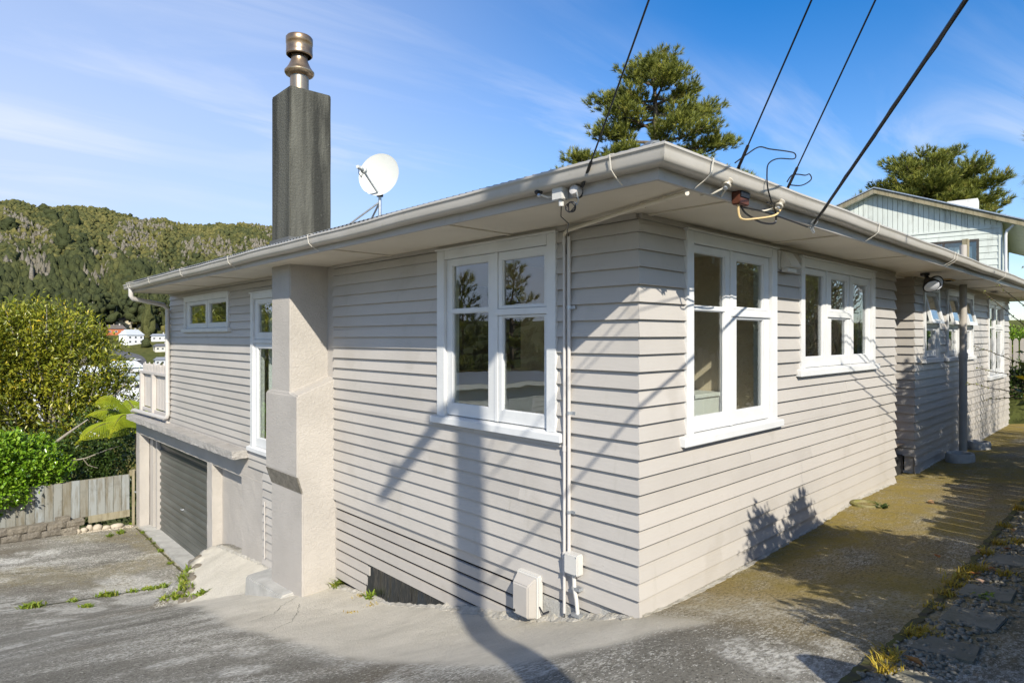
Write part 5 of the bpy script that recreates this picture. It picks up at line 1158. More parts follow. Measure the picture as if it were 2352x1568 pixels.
tufts([(-.05, 12.75), (-.06, 12.4), (-.08, 11.75), (-.09, 10.95), (-.08, 13.3)], .08, 50, .03, 'grass', 'threshold_weed', 'small weed along the garage threshold', 'weeds along the garage door', True)
tufts([(-.62, 8.12), (-.70, 7.95), (-.75, 7.85), (-.80, 7.68), (-.84, 7.5), (-.86, 7.3), (-.90, 7.1), (-.84, 6.95), (-.78, 6.86), (-.66, 8.02)], .12, 34, .04, 'grass', 'apron_weed', 'bright green weed clump at the broken edge of the concrete apron', 'weeds at the apron edge', True)
for (x, y, h, m_, lb) in ((-.04, 4.36, .20, 'grass', 'tall grass clump in the corner beside the chimney'), (-.08, 3.70, .07, 'drygrass', 'dry weed at the end of the slats'), (-.05, 3.52, .13, 'grass', 'green seedling in front of the black plastic flap'), (-.44, 3.25, .04, 'drygrass', 'dead flattened weed on the pale apron'), (-.16, 3.30, .04, 'drygrass', 'thin dry weed below the black plastic flap')):
    tuft(x, y, h, 30, .035, m_, 'wall_weed', lb, None, broad=(m_ == 'grass'))
tufts([(3.7, -1.5), (2.98, -1.58), (3.05, -1.69), (2.63, -1.55), (2.03, -1.53), (1.92, -1.53), (1.8, -1.54), (1.70, -1.53), (1.62, -1.54), (2.12, -1.55), (2.07, -1.74), (1.41, -1.52), (1.06, -1.53), (.53, -1.63), (.44, -1.60), (.03, -1.57), (-.09, -1.58), (-.23, -1.6), (4.54, -1.47), (5.1, -1.5), (5.6, -1.45)], .08, 80, .032, 'drygrass', 'grass_tuft', 'golden grass tuft along the joint beside the pavers', 'golden tufts beside the pavers')
tuft(4.11, -.36, .09, 26, .03, 'leaf_dark', 'path_seedling', 'small dark seedling beside the mossy gully', None, broad=True)
tuft(1.47, -1.74, .05, 30, .03, 'grass', 'path_weed', 'small green weed among the pavers', None, broad=True)
for (x, y, sz, v, lb) in ((4.59, -.67, .11, .75, 'pale orange fallen leaf in the sunny patch of path'), (4.16, -1.27, .06, 1, 'small pale leaf in the path shade'), (2.67, -1.47, .10, 1, 'pinkish fallen leaf near the golden grass'), (2.32, -1.28, .06, 0, 'small dark red leaf in the path shade'), (1.76, -1.66, .07, .9, 'pale leaf beside the golden grass'), (-.05, -1.74, .11, .35, 'large orange fallen leaf on the pavers at the bottom edge'), (2.14, -1.63, .08, .1, 'brown leaf right of the golden grass'), (2.0, -1.60, .09, .2, 'curled brown leaf in the golden grass'), (2.79, -1.68, .07, .1, 'rust coloured leaf among the pavers'), (3.52, -1.57, .06, .2, 'rust coloured leaf beside the farthest golden tuft'), (5.03, -1.18, .05, 1, 'tiny pale leaf far along the path')):
    z = float(gz(np.array(x), np.array(y)))+.012; n = 2; az = random.uniform(0, 6.28); C = np.array([[x, y, z], [x+.01, y+.008, z+.004]])
    V, F = leaves(C, np.array([[math.cos(az), math.sin(az), .12], [math.cos(az+.7), math.sin(az+.7), .22]]), np.array([[.2, .1, 1], [-.2, .2, 1]]), np.array([sz, sz*.7]), np.array([sz*.6, sz*.4]), .22)
    tag(rawmesh('fallen_leaf', V, F, 'dryleaf', base=(x, y, z), var=np.clip(np.full(len(V), v)+NR.normal(0, .06, len(V)), 0, 1)), lb, 'leaf')
pm = M('paver_concrete', .9, .15).base((.19, .175, .14)); pm.lay(pm.rnd(), (.25, .235, .19)); pm.lay(pm.noise(5, 5, .7), (.12, .115, .07), amt=.7); pm.bump(pm.noise(40, 5, .7), .5, .006); MT['paver'] = pm.done()
for q_ in ([(1.15, -1.61), (1.10, -1.90), (.80, -1.89), (.82, -1.60)], [(.47, -1.61), (.47, -1.88), (.18, -1.90), (.20, -1.60)], [(1.72, -1.58), (1.72, -1.86), (1.42, -1.87), (1.44, -1.57)], [(2.64, -1.57), (2.62, -1.85), (2.32, -1.86), (2.34, -1.57)], [(-.16, -1.66), (-.15, -1.96), (-.46, -1.97), (-.46, -1.66)], [(3.5, -1.62), (3.5, -1.9), (3.2, -1.9), (3.2, -1.62)], [(4.4, -1.62), (4.4, -1.9), (4.1, -1.9), (4.1, -1.62)]):
    zs = [float(gz(np.array(a), np.array(b))) for a, b in q_]
    o = MB().hexa([(a, b, z-.05) for (a, b), z in zip(q_, zs)]+[(a, b, z+.014) for (a, b), z in zip(q_, zs)]).build('paver', 'paver', drv, bevel=.006)
n = 1300; gp = np.stack([NR.uniform(-.5, 4.5, n), NR.normal(-1.72, .10, n)], -1); gp = gp[(gp[:, 1] < -1.52) & (gp[:, 1] > -1.96)]; n = len(gp); V, F, W = crowns(np.c_[gp, gz(gp[:, 0], gp[:, 1])], NR.uniform(.008, .022, n), NR.uniform(.006, .014, n), np.zeros(n), .2)
m_ = M('path_gravel_brown', .9, .15).base((.15, .13, .09)); m_.lay(m_.noise(30, 3, world=True), (.27, .245, .19)); MT['gravel2'] = m_.done()
tag(rawmesh('path_gravel', V, F, 'gravel2', base=(2, -1.7, .2)), 'grey gravel between the pavers beside the side path', None, kind='stuff')
# joints and cracks in the slabs
def strip(name, pts, w, mat, dz=.004):
    P_ = [Vector((x, y, 0)) for x, y in pts]; out = []
    for i in range(len(P_)-1):
        m_ = max(2, int((P_[i+1]-P_[i]).length/.06))
        for k in range(m_): out.append(P_[i].lerp(P_[i+1], k/m_)+Vector((NR.normal(0, .006), NR.normal(0, .006), 0)))
    out.append(P_[-1]); V = []; F = []
    for i, p in enumerate(out):
        d = (out[min(i+1, len(out)-1)]-out[max(i-1, 0)]).normalized(); nn = Vector((-d.y, d.x, 0))*w*NR.uniform(.5, 1.2)
        for s_ in (-1, 1): q = p+nn*s_; V.append((q.x, q.y, float(gz(np.array(q.x), np.array(q.y)))+dz+.006))
        if i: F.append((2*i-2, 2*i-1, 2*i+1, 2*i))
    return rawmesh(name, np.array(V), np.array(F), mat, drv)
m_ = M('dark_joint', .95, .1).base((.07, .062, .045)); m_.lay(m_.noise(12, 4), (.10, .10, .03)); MT['joint'] = m_.done()
strip('slab_joint', [(-3.2, 9.1), (-2.54, 9.25), (-1.96, 9.5), (-1.49, 9.64), (-.9, 9.73), (-.3, 9.70)], .014, 'joint')
strip('threshold_joint', [(-.06, 9.4), (-.08, 11.5), (-.08, 13.8)], .022, 'joint')
strip('crack', [(-.45, 4.5), (-.75, 4.25), (-.95, 3.95), (-1.25, 3.8)], .0025, 'joint'); strip('crack', [(-.6, 4.1), (-1.0, 3.4), (-1.35, 3.1)], .002, 'joint')
m_ = M('lime_edge', .95, .1).base((.62, .59, .52)); m_.lay(m_.noise(20, 5, .7), (.40, .37, .31)); MT['limeedge'] = m_.done()
strip('crack', [(-2.9, 5.4), (-2.4, 5.9), (-1.9, 6.1), (-1.3, 6.6)], .005, 'joint'); strip('crack', [(-2.6, 11.8), (-1.8, 11.5), (-1.0, 11.7), (-.3, 11.4)], .006, 'joint')
strip('paver_joint', [(-.6, -1.53), (.6, -1.52), (2, -1.50), (4, -1.47), (6.5, -1.45)], .03, 'joint')
for (cx_, cy_, nst, r_) in ((-.55, 8.25, 4, .10), (-.70, 7.85, 4, .11), (-.80, 7.45, 4, .11), (-.86, 7.05, 3, .10), (-.30, 8.62, 3, .10)):
    for k in range(nst):
        x = cx_+NR.normal(0, .05); y = cy_+NR.normal(0, .10); z = float(gz(np.array(x), np.array(y))); rr = r_*NR.uniform(.5, 1.0); V = ICO*np.array([rr*.8, rr, rr*.6])*(1+.12*NR.normal(size=(len(ICO), 1)))
        rawmesh('rubble', V+np.array([x, y, z-.01]), IF, 'block', drv, smooth=False)

# ------------------------------------------------------------------ pines
def needles(C, A, ln, k, wd=.012, spread=.75):
    n = len(C); c = np.repeat(C, k, 0); a = np.repeat(A, k, 0); D = unit(a+rdir(n*k)*spread); L0 = ln*NR.uniform(.7, 1.15, n*k)
    S = unit(np.cross(D, rdir(n*k)))*wd; b = c+a*(NR.uniform(-.5, .3, n*k)*ln)[:, None]
    V = np.stack([b-S, b+S, b+D*L0[:, None]], 1).reshape(-1, 3); return V, np.arange(n*k*3).reshape(-1, 3)
def pine(base, label, layers, trunk, ln=.30, seed=1, wd=.016, per=9.0, k=26):
    """layers: (z, azimuth, length, rise, pad radius) boughs, each carrying flattened pads of needle tufts"""
    e = empty('pine_tree', base, label, 'tree'); rg = random.Random(seed)
    b = Vector(base); MB().tube([b]+[Vector(p) for p, r in trunk[1:]], [r for p, r in trunk], 9).build('trunk', 'bark', e, smooth=True)
    zt = [(Vector(p), r) for p, r in trunk]
    def at_z(z):
        for (p, r), (q, s) in zip(zt[:-1], zt[1:]):
            if p.z <= z <= q.z: return p.lerp(q, (z-p.z)/(q.z-p.z))
        return zt[-1][0]
    Cs, As = [], []; mb = MB()
    for (z, az, ln_, rise, pad) in layers:
        p0 = at_z(z); d = Vector((math.cos(az), math.sin(az), 0)); tip = p0+d*ln_+Vector((0, 0, rise)); m1 = p0.lerp(tip, .5)+Vector((0, 0, -.12*ln_*.5))
        mb.tube([p0, m1, tip], [.035+.02*ln_, .03+.008*ln_, .012], 6)
        npad = max(2, int(ln_/.45))
        for j in range(npad):
            t = .46+.54*(j+.6)/npad; c = p0.lerp(m1, t*2) if t < .5 else m1.lerp(tip, t*2-1); pr = pad*rg.uniform(.7, 1.1)*(.75+.4*t)
            side = Vector((-d.y, d.x, 0))*rg.uniform(-.5, .5)*ln_*.35; cc = c+side
            mb.tube([c.lerp(p0, .25), cc], [.02, .008], 5)
            n_ = int(per*pr*pr*9); dd = rdir(n_); kk = NR.uniform(.2, 1, n_)[:, None]**.5
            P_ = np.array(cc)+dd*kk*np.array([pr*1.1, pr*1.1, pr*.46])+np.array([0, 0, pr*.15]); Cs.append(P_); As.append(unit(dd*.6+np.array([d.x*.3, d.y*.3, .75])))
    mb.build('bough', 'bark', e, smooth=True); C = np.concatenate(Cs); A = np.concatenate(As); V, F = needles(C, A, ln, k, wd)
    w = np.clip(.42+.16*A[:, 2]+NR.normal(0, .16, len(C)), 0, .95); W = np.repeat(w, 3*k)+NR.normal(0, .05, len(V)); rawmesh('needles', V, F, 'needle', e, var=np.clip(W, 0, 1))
    return e
vr = math.atan2(RT[1], RT[0]); vl = vr+math.pi; vf = math.atan2(FW[1], FW[0])
bx0, by0 = 21.8, 14.6; RTv = Vector((RT[0], RT[1], 0))
tp_ = Vector((bx0, by0, 0))
L1 = []
rg = random.Random(5)
# (side offset direction chosen round the trunk; heights from crown base to tip)
for (z, n_, ln_, rise, pad) in ((8.9, 6, 4.2, .1, .58), (9.9, 6, 3.9, .2, .60), (11.0, 5, 3.5, .35, .62), (12.1, 6, 2.9, .5, .62), (13.1, 6, 2.4, .6, .60), (13.9, 6, 1.7, .65, .56), (14.5, 5, 1.05, .65, .50), (14.9, 4, .55, .6, .42)):
    a0 = rg.uniform(0, 6.28)
    for j in range(n_): L1.append((z+rg.uniform(-.3, .3), a0+j*2*math.pi/n_+rg.uniform(-.25, .25), ln_*rg.uniform(.62, 1.05), rise*rg.uniform(.5, 1.3), pad*rg.uniform(.8, 1.15)))
for z, az, ln_ in ((11.0, vr, 3.7), (10.2, vl, 3.9), (12.9, vl, 2.7), (12.6, vr, 2.8), (9.2, vl, 4.3), (9.0, vr, 4.2)): L1.append((z, az+rg.uniform(-.1, .1), ln_, .35, .68))
pine((bx0, by0, 2.2), 'tall open pine tree rising behind the roof corner', L1, [((bx0, by0, 2.2), .34), ((bx0-.1, by0+.1, 9), .24), ((bx0+.15, by0-.1, 12.2), .15), ((bx0+.1, by0, 15.05), .04)], ln=.25, seed=3, per=10.5, k=22, wd=.014)
bx1, by1 = 38.0, 7.0; L2 = []
for (z, n_, ln_, rise, pad) in ((7.7, 6, 3.5, .5, .72), (8.6, 7, 3.7, .8, .75), (9.4, 6, 3.4, 1.0, .75), (10.2, 6, 2.8, 1.1, .72), (10.9, 5, 2.0, 1.1, .66), (11.4, 5, 1.1, .9, .58), (9.1, 5, 1.9, .6, .75), (10.0, 4, 1.4, .6, .72)):
    a0 = rg.uniform(0, 6.28)
    for j in range(n_): L2.append((z+rg.uniform(-.3, .3), a0+j*2*math.pi/n_+rg.uniform(-.3, .3), ln_*rg.uniform(.7, 1.05), rise*rg.uniform(.6, 1.3), pad*rg.uniform(.8, 1.2)))
pine((bx1, by1, 2.5), 'rounded dense pine tree behind the pale green house', L2, [((bx1, by1, 2.5), .4), ((bx1, by1, 8), .25), ((bx1, by1, 11.6), .06)], ln=.28, seed=9, per=7.5, k=22, wd=.017)
# pine sprays hanging into the picture at the right edge
ps = empty('young_pine', (5.6, -3.05, .3), 'young pine whose needle sprays poke in at the right picture edge', 'tree')
C, A = [], []
for (b_, d_) in (((2.82, -1.83, 3.70), (-.10, .10, .62)), ((2.86, -1.83, 3.45), (-.28, .10, .25)), ((2.84, -1.82, 3.38), (-.22, .10, -.40)), ((2.90, -1.84, 3.02), (-.22, .10, .1))):
    for t in np.linspace(0, 1, 9): C.append(np.array(b_)+np.array(d_)*t*.42); A.append(np.array(d_))
    MB().tube([b_, tuple(np.array(b_)+np.array(d_)*.42)], [.007, .003], 5).build('twig', 'twig', ps)
MB().tube([(5.6, -3.05, .2), (5.55, -3.02, 1.8), (5.45, -2.98, 3.2), (5.4, -2.95, 4.4)], [.06, .05, .035, .012], 8).build('stem', 'bark', ps, smooth=True)
for q_ in ((2.82, -1.83, 3.70), (2.86, -1.83, 3.45), (2.84, -1.82, 3.38), (2.90, -1.84, 3.02)): MB().tube([(5.45, -2.98, q_[2]-.45), (4.2, -2.45, q_[2]-.22), (3.4, -2.08, q_[2]-.08), q_], [.016, .012, .009, .006], 6).build('twig', 'twig', ps, smooth=True)
V, F = needles(np.array(C), unit(np.array(A)), .085, 20, .0016, .75); rawmesh('needles', V, F, 'needle', ps, var=np.clip(NR.normal(.45, .15, len(V)), 0, 1))

# ------------------------------------------------------------------ pale green house to the right
gm = M('pale_green_paint', .6, .3).base((.60, .63, .575)); gm.lay(gm.noise(1.2, 4), (.54, .57, .52)); gm.lay(gm.noise(2.2, 6, .7, stretch=(2, 2, .5), lo=.52, hi=.74), (.27, .27, .23), amt=.65); MT['gpaint'] = gm.done()
gh = empty('neighbour_house', (21.46, 1.2, 2.2), 'pale green two storey house with a gable rising behind the side gutter', 'house')
dv = Vector((-.125, .992, 0)).normalized(); dn_ = Vector((.992, .125, 0)); g0 = Vector((21.46, 1.2, 0))
G = lambda s, d, z: tuple(g0+dv*s+dn_*d+Vector((0, 0, z)))      # s along the gable, d into the house
def gbox(mb, s0, s1, d0, d1, z0, z1): return mb.hexa([G(s0, d0, z0), G(s1, d0, z0), G(s1, d1, z0), G(s0, d1, z0), G(s0, d0, z1), G(s1, d0, z1), G(s1, d1, z1), G(s0, d1, z1)])
WG = 7.1; zE = 5.62; zA = 7.02; zB = 5.52
mb = MB()
for c in cells(0, WG, -1, zE, [(.66, 3.6, 3.55, 5.1)]): gbox(mb, c[0], c[1], .0, .12, c[2], c[3])
gbox(mb, 0, .12, .12, 9, -1, zE); gbox(mb, WG-.12, WG, .12, 9, -1, zE); mb.build('wall', 'gpaint', gh)
z = .8
while z < zB-.02:
    for c in cells(0, WG, z, min(z+.215, zB), [(.62, 3.64, 3.5, 5.14)]):
        if c[3]-c[2] < .03: continue
        MB().hexa([G(c[0], -.002, c[2]), G(c[1], -.002, c[2]), G(c[1], -.030, c[2]), G(c[0], -.030, c[2]), G(c[0], -.002, c[3]), G(c[1], -.002, c[3]), G(c[1], -.012, c[3]), G(c[0], -.012, c[3])]).build('weatherboard', 'gpaint', gh)
    z += .205
s = 0.0
while s < WG-.01:                                        # upright gable boards
    s1 = min(s+.148, WG); zt = lambda q: zE+(zA-zE)*(1-abs(q-WG/2)/(WG/2))
    MB().hexa([G(s+.004, -.025, zB), G(s1-.004, -.025, zB), G(s1-.004, .0, zB), G(s+.004, .0, zB), G(s+.004, -.025, zt(s)), G(s1-.004, -.025, zt(s1)), G(s1-.004, .0, zt(s1)), G(s+.004, .0, zt(s))]).build('gable_board', 'gpaint', gh); s += .1515
mb = MB(); gbox(mb, 0, WG, -.045, -.03, zB-.06, zB); mb.build('band_board', 'gpaint', gh)
ov = .62; ro = lambda q, dz=0: zE+(zA-zE)*(1-abs(q-WG/2)/(WG/2))+dz
for sg, (q0, q1) in enumerate(((-.75, WG/2), (WG/2, WG+.75))):
    MB().hexa([G(q0, -.30, ro(q0, .0)), G(q1, -.30, ro(q1, .0)), G(q1, -.27, ro(q1, .0)), G(q0, -.27, ro(q0, .0)), G(q0, -.30, ro(q0, .17)), G(q1, -.30, ro(q1, .17)), G(q1, -.27, ro(q1, .17)), G(q0, -.27, ro(q0, .17))]).build('bargeboard', 'oldtimber', gh)
    MB().hexa([G(q0, -.34, ro(q0, .18)), G(q1, -.34, ro(q1, .18)), G(q1, 9.4, ro(q1, .18)), G(q0, 9.4, ro(q0, .18)), G(q0, -.34, ro(q0, .22)), G(q1, -.34, ro(q1, .22)), G(q1, 9.4, ro(q1, .22)), G(q0, 9.4, ro(q0, .22))]).build('roof', 'galv', gh)
    MB().hexa([G(q0, -.26, ro(q0, .01)), G(q1, -.26, ro(q1, .01)), G(q1, 9.3, ro(q1, .01)), G(q0, 9.3, ro(q0, .01)), G(q0, -.26, ro(q0, .03)), G(q1, -.26, ro(q1, .03)), G(q1, 9.3, ro(q1, .03)), G(q0, 9.3, ro(q0, .03))]).build('soffit', 'gpaint', gh)
wd_ = MB()
for c in cells(.60, 3.66, 3.52, 5.16, [(.67, 1.53, 3.60, 5.08), (1.59, 2.58, 3.60, 5.08), (2.64, 3.59, 3.60, 5.08)]): gbox(wd_, c[0], c[1], -.05, .02, c[2], c[3])
gw = wd_.build('window', paint('dark_sash', (.07, .06, .05), .5, .2, 4), gh)
for a, b in ((.67, 1.53), (1.59, 2.58), (2.64, 3.59)): mb = MB(); gbox(mb, a, b, -.012, -.006, 3.60, 5.08); mb.build('pane', 'glass', gw)
rg2 = []
for i in range(61):
    s = .8+2.7*i/60; o = .04*math.sin(i*1.3)+.02*math.sin(i*3.1); rg2.append([G(s, .18+o, 3.5), G(s, .18+o, 4.96), G(s, .185+o, 4.96), G(s, .185+o, 3.5)])
MB().loft(rg2).build('curtain', 'lace', gh, smooth=True)
mb = MB(); gbox(mb, .3, 4.2, .9, 1.0, 3.2, 5.4); gbox(mb, .3, .4, .12, .9, 3.2, 5.4); mb.build('room_wall', 'room', gh)
MB().tube([G(-.30, -.12, 5.50), G(-.12, -.08, 5.34), G(-.08, -.08, 5.2), G(-.08, -.08, 1)], .045, 10).build('downpipe', 'white', gh, smooth=True)
mb = MB(); gbox(mb, .02, .10, -.04, -.03, 1, zB-.06); mb.build('corner_board', 'gpaint', gh)
mb = MB(); gbox(mb, .9, 1.9, 5.4, 6.2, 6.0, 7.45); gc_ = mb.build('chimney', paint('white_brick', (.62, .61, .58), .8, .2, 6), gh)
op = empty('timber_post', (11.6, .30, 2.9), 'old mossy timber post standing on the roof behind the vent pipe', 'post'); MB().box(11.55, 11.66, .25, .36, 3.0, 3.93).build('post', 'oldtimber', op, bevel=.01)

# ------------------------------------------------------------------ far end of the side yard
pf = empty('picket_fence', (16.2, -1.0, -.1), 'white picket fence across the far end of the side yard', 'fence')
y = 2.6
while y > -2.6:
    MB().loft([[(16.4+(dx), y+w_, zz0) for dx, w_ in ((0, -.05), (.02, -.05), (.02, .05), (0, .05))] for zz0 in (-.3, 1.86)]+[[(16.4, y-.02, 1.93), (16.42, y-.02, 1.93), (16.42, y+.02, 1.93), (16.4, y+.02, 1.93)]]).build('picket', 'palewood', pf); y -= .135
for z in (.25, 1.45): MB().box(16.425, 16.48, -2.6, 2.65, z, z+.09).build('rail', 'palewood', pf)
n = 900; C = np.stack([NR.uniform(17.5, 21, n), NR.uniform(-5, 3, n), np.zeros(n)], -1); dth = np.arctan2((C[:, :2]-CAMP[:2])@RT, (C[:, :2]-CAMP[:2])@FW); rr = np.hypot(C[:, 0]-CAMP[0], C[:, 1]-CAMP[1]); C[:, 2] = H(dth, rr)
V, F, W = crowns(C, NR.uniform(.08, .25, n), NR.uniform(.06, .22, n), np.full(n, .5), .4)
V2 = C[np.repeat(np.arange(n), 14)]+NR.normal(0, .12, (n*14, 3)); Vl, Fl = leaves(V2, rdir(n*14, .9), rdir(n*14), .14, .03); tag(rawmesh('bank_grass', Vl, Fl, 'grass', base=(19, -1, 1), var=np.clip(np.repeat(NR.normal(.4, .25, n*14), 4), 0, 1)), 'rough green grass on the bank beyond the picket fence', None, kind='stuff')
hd = empty('bank_shrub', (18.6, -.6, .6), 'low green shrub on the bank beyond the picket fence', 'shrub'); V, F, W, C = foliage([((18.4, -.3, 2.0), (.7, 1.0, .35)), ((18.6, -1.6, 2.1), (.7, .9, .4))], 40, 10, .09, .045, .07, var0=.3, var1=1); rawmesh('leaf_mass', V, F, 'leaf_bush', hd, var=W); limbs((18.6, -.6, .6), C, 14, .03, 'bark', hd, 8, 'stem', fork=(18.5, -.6, 1.5))

# shrubs and fence along the side boundary, mostly just outside the picture; their shadows fall on the path and wall
def twigs(base, n, h, lean, rad, name, label, mat='twig', buds=True, seed=2, spread=.35):
    e = empty(name, base, label, 'shrub'); rg_ = random.Random(seed); mb = MB(); C, A = [], []
    for i in range(n):
        az = rg_.uniform(0, 6.28); p = Vector(base)+Vector((rg_.uniform(-.12, .12), rg_.uniform(-.12, .12), 0)); d = Vector((math.cos(az)*spread+lean[0], math.sin(az)*spread+lean[1], 1)).normalized(); pts = [p]; L0 = h*rg_.uniform(.55, 1.05)
        for k in range(7):
            d = (d+Vector((rg_.uniform(-.13, .13), rg_.uniform(-.13, .13), .03))).normalized(); pts.append(pts[-1]+d*L0/7); C.append(pts[-1]); A.append(d)
        mb.tube(pts, [rad*(1-.85*k/7) for k in range(8)], 5)
        for k in range(2, 7):
            if rg_.random() < .7:
                dd = (d+Vector((rg_.uniform(-.8, .8), rg_.uniform(-.8, .8), .2))).normalized(); q = pts[k]; mb.tube([q, q+dd*L0*.10, q+dd*L0*.2+Vector((0, 0, L0*.03))], [rad*.4, rad*.3, rad*.12], 4); C += [q+dd*L0*.1, q+dd*L0*.2]; A += [dd, dd]
    mb.build('stem', mat, e, smooth=True)
    if buds:
        C = np.array([c[:] for c in C]); A = np.array([a[:] for a in A]); C = np.repeat(C, 3, 0)+NR.normal(0, .02, (len(C)*3, 3)); A = np.repeat(A, 3, 0); V, F = leaves(C, unit(A+rdir(len(C))*.8), rdir(len(C)), .028, .013); rawmesh('leaf', V, F, 'leaf_tree', e, var=np.clip(NR.normal(.6, .2, len(V)), 0, 1))
    return e
twigs((9.3, -2.75, .3), 44, 4.0, (.04, .06), .017, 'twiggy_shrub', 'bare twiggy shrub beside the far end of the side path', seed=4)
twigs((10.5, -2.9, .3), 40, 3.9, (.05, .06), .017, 'twiggy_shrub', 'second twiggy shrub farther along the side boundary', seed=14)
e = empty('citrus_shrub', (6.4, -2.35, .3), 'shrub with thin bare shoots and glossy citrus leaves at the right edge', 'shrub')
mb = MB(); sh = [((6.6, -2.2, 1.0), (6.35, -1.80, 1.65), (6.0, -1.30, 2.15), (5.75, -.98, 2.52)), ((6.6, -2.2, 1.2), (6.5, -1.7, 1.9), (6.35, -1.30, 2.35), (6.2, -1.05, 2.62)), ((6.5, -2.2, 1.0), (6.3, -1.7, 1.45), (5.95, -1.25, 1.68), (5.6, -.92, 1.86)), ((6.5, -2.2, 1.0), (6.2, -1.7, 1.35), (5.85, -1.25, 1.50), (5.55, -.95, 1.60)), ((6.6, -2.2, 1.0), (6.3, -1.7, 1.25), (5.8, -1.2, 1.32), (5.4, -.88, 1.42)), ((6.6, -2.2, .8), (6.4, -1.7, 1.15), (6.1, -1.3, 1.22), (5.7, -1.0, 1.20)), ((6.6, -2.2, 1.3), (6.5, -1.75, 2.2), (6.45, -1.45, 2.6), (6.35, -1.28, 2.85))]
Cb = []
for p in sh:
    P_ = [Vector(q) for q in p]; out = []
    for i in range(3):
        p0, p1, p2, p3 = P_[max(i-1, 0)], P_[i], P_[i+1], P_[min(i+2, 3)]
        for k in range(8): t = k/8; out.append(.5*((2*p1)+(-p0+p2)*t+(2*p0-5*p1+4*p2-p3)*t*t+(-p0+3*p1-3*p2+p3)*t**3)+Vector((random.uniform(-.006, .006), random.uniform(-.006, .006), random.uniform(-.006, .006))))
    out.append(P_[-1]); mb.tube(out, [.011*(1-.75*i/len(out)) for i in range(len(out))], 5); Cb += [o[:] for o in out[6:]]
mb.build('shoot', 'twig', e, smooth=True)
Cb = np.repeat(np.array(Cb), 2, 0); V, F = leaves(Cb+NR.normal(0, .006, Cb.shape), rdir(len(Cb)), rdir(len(Cb)), .026, .014); tag(rawmesh('bud', V, F, 'leaf_tree', e, var=np.full(len(V), .45)), kind='stuff')
for k in range(26):
    c_ = np.array([[6.05, -1.37, 1.52]])+NR.normal(0, 1, (1, 3))*np.array([.16, .05, .22]); Vl, Fl = leaves(c_, rdir(1, -.3), rdir(1, .5), .14*NR.uniform(.7, 1.2), .06, .3)
    rawmesh('leaf', Vl, Fl, 'leaf_tree' if k % 5 == 0 else 'leaf_dark', e, var=np.full(4, 1.0 if k % 5 == 0 else NR.uniform(.2, .9)))
MB().tube([(6.6, -2.35, .2), (6.6, -2.25, .7), (6.55, -2.2, 1.1)], [.05, .045, .03], 8).build('trunk', 'bark', e, smooth=True)
def hedge(name, label, base, lob, per, nl, ln, wd, sp, mat='leaf_dark', seed=6, shell=.3):
    e = empty(name, base, label, 'bush'); V, F, W, C = foliage(lob, per, nl, ln, wd, sp, shell=shell, up=.6); rawmesh('leaf_mass', V, F, mat, e, var=W); limbs(base, C, 24, .04, 'bark', e, seed, 'stem', fork=(base[0], base[1], base[2]+.6)); return e
hedge('boundary_bush', 'dense dark bush just outside the right edge, near the camera', (.75, -2.85, .35), [((.55, -2.95, 1.2), (.80, .50, .70)), ((1.15, -2.95, 1.5), (.65, .48, .70)), ((.30, -2.78, 2.0), (.32, .30, .45)), ((1.05, -2.85, 2.12), (.42, .30, .36)), ((-.05, -2.95, .85), (.45, .4, .5)), ((-.42, -3.02, 1.15), (.5, .38, .6))], 90, 10, .10, .048, .05)
twigs((.95, -2.80, .4), 9, 2.2, (.10, .02), .010, 'upright_shoots', 'thin upright shoots growing out of the boundary bush', buds=False, seed=21, spread=.12)
hedge('boundary_bush', 'tall dark bush farther along the side boundary', (6.3, -3.4, .3), [((6.4, -3.3, 1.6), (1.15, .75, 1.2)), ((6.3, -3.2, 3.0), (.95, .65, .9)), ((7.5, -3.2, 2.2), (.9, .7, 1.3)), ((8.4, -3.4, 1.4), (.9, .7, .9)), ((6.9, -3.3, 3.9), (.6, .5, .5)), ((5.3, -3.3, 3.1), (.75, .6, 1.0)), ((6.2, -3.3, 3.9), (.9, .6, .6))], 58, 11, .12, .055, .08, seed=12)
hedge('end_bush', 'low dark bush closing the far end of the side path before the picket fence', (15.6, -.1, .1), [((15.5, .15, .40), (.45, .45, .42)), ((15.9, -.15, .95), (.45, .45, .55)), ((15.8, -.6, .7), (.5, .5, .7))], 60, 10, .09, .045, .05, seed=31)
sf = empty('paling_fence', (3.3, -3.0, .3), 'tall close boarded paling fence along the side boundary', 'fence')
A0, A1 = Vector((1.05, -3.14, 0)), Vector((5.9, -2.57, 0)); dd = (A1-A0).normalized(); nn = Vector((-dd.y, dd.x, 0)); L0 = (A1-A0).length; s = 0; k = 0
while s < L0:
    g = .030 if k % 2 else .012; p = A0+dd*s; q = A0+dd*(s+.15-g); zt = 1.72+(.05*math.sin(k*2.2)+.04*math.sin(k*.9)); a_ = nn*.018
    MB().loft([[p, q, q+a_, p+a_] if False else [tuple(v+Vector((0, 0, z))) for v in (p, q, q+a_, p+a_)] for z in (.45, zt)]).build('paling', 'fenceboard', sf); s += .15; k += 1
for z in (.62, 1.35):
    p, q = A0, A1; MB().loft([[tuple(v+Vector((0, 0, zz0))) for v in (p-nn*.002, p-nn*.05)] + [tuple(v+Vector((0, 0, zz0))) for v in (q-nn*.05, q-nn*.002)] for zz0 in (z-.5*(z < 1), z+.09)]).build('rail', 'oldtimber', sf)
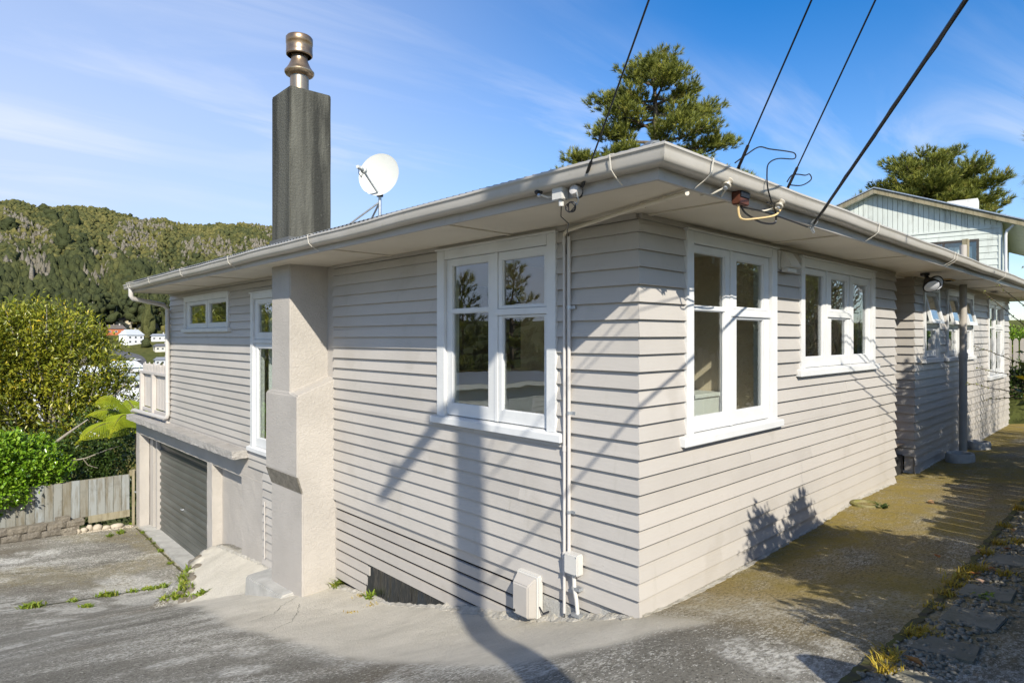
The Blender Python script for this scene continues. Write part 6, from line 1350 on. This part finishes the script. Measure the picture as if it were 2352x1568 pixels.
hedge('boundary_tree', 'broad dark tree beyond the right edge mirrored in the side windows', (15.5, -6.2, .4), [((13.0, -5.6, 2.6), (1.6, 1.2, 1.6)), ((15.4, -6.0, 3.6), (1.8, 1.3, 1.8)), ((17.8, -6.4, 3.2), (1.8, 1.3, 1.7)), ((20.4, -7.2, 3.0), (1.9, 1.4, 2.0)), ((16.6, -6.3, 1.6), (2.4, 1.0, 1.2))], 9, 12, .2, .09, .16, 'leaf_tree', seed=17)
gp_ = empty('shadow_post', (-1.15, -2.75, .35), 'round topped shape added outside the right edge to cast an oval shadow', 'post')  # unseen stand-in, added only for the oval shadow it throws
MB().loft([[(-1.15+ww*math.cos(a), -2.75+.12*math.sin(a), zz0) for a in np.linspace(0, 2*math.pi, 16, endpoint=False)] for zz0, ww in ((.2, .20), (1.15, .20), (1.32, .16), (1.40, .08))]).build('post', 'oldtimber', gp_, smooth=True)

# ------------------------------------------------------------------ what the street window mirrors: a white house and pines across the drive
nb = empty('neighbour_house', (-15.5, 19.0, -3), 'white weatherboard house across the driveway, seen mirrored in the street window', 'house')
nv = Vector((.25, -.97, 0)).normalized(); nd = Vector((-.97, -.25, 0)).normalized(); n0 = Vector((-14.5, 18.2, 0))
Q = lambda s, d, z: tuple(n0+nd*s-nv*d+Vector((0, 0, z)))
def qbox(mb, s0, s1, d0, d1, z0, z1): return mb.hexa([Q(s0, d0, z0), Q(s1, d0, z0), Q(s1, d1, z0), Q(s0, d1, z0), Q(s0, d0, z1), Q(s1, d0, z1), Q(s1, d1, z1), Q(s0, d1, z1)])
mb = MB(); qbox(mb, -5, 6, 0, 6, -4.5, -.25); mb.build('wall', 'dish', nb)
for k in range(18): mb = MB(); z = -4.2+k*.21; mb.hexa([Q(-5, 0, z), Q(6, 0, z), Q(6, -.03, z), Q(-5, -.03, z), Q(-5, 0, z+.2), Q(6, 0, z+.2), Q(6, -.01, z+.2), Q(-5, -.01, z+.2)]); mb.build('weatherboard', 'dish', nb)
mb = MB(); qbox(mb, -5.6, 6.6, -.6, 6.6, -.25, -.05); mb.build('fascia', 'dish', nb)
MB().add([Q(-5.6, -.6, -.04), Q(6.6, -.6, -.04), Q(6.6, 6.6, -.04), Q(-5.6, 6.6, -.04), Q(-3, 3, .25), Q(4, 3, .25)], [(0, 1, 5, 4), (2, 3, 4, 5), (1, 2, 5), (3, 0, 4), (3, 2, 1, 0)]).build('roof', 'galv', nb)
for s in (-2.5, 1.0, 3.6): mb = MB(); qbox(mb, s, s+1.3, -.05, .02, -1.9, -.6); w_ = mb.build('window', 'white', nb); mb = MB(); qbox(mb, s+.1, s+1.2, -.06, -.045, -1.8, -.7); mb.build('pane', 'glass', w_)
for i in range(9):
    s = -9+i*2.6+NR.normal(0, .5); d = 10+NR.uniform(0, 9); b = n0+nd*s-nv*d; h = NR.uniform(8.0, 11.5); LL = []
    a0 = rg.uniform(0, 6)
    for j in range(30): f_ = j/30; LL.append((-3+1.2+f_*(h-1.8), a0+j*2.4, (2.6*(1-f_)+.5)*rg.uniform(.7, 1.1), .3, .62))
    pine((b.x, b.y, -3.5), 'conifer across the driveway, number %s from the white house end' % ['one', 'two', 'three', 'four', 'five', 'six', 'seven', 'eight', 'nine'][i], LL, [((b.x, b.y, -3.5), .2), ((b.x, b.y, h*.5-3), .12), ((b.x, b.y, h-3), .03)], ln=.42, seed=30+i, per=2.0, k=14, wd=.03)
scene.render.film_transparent = False
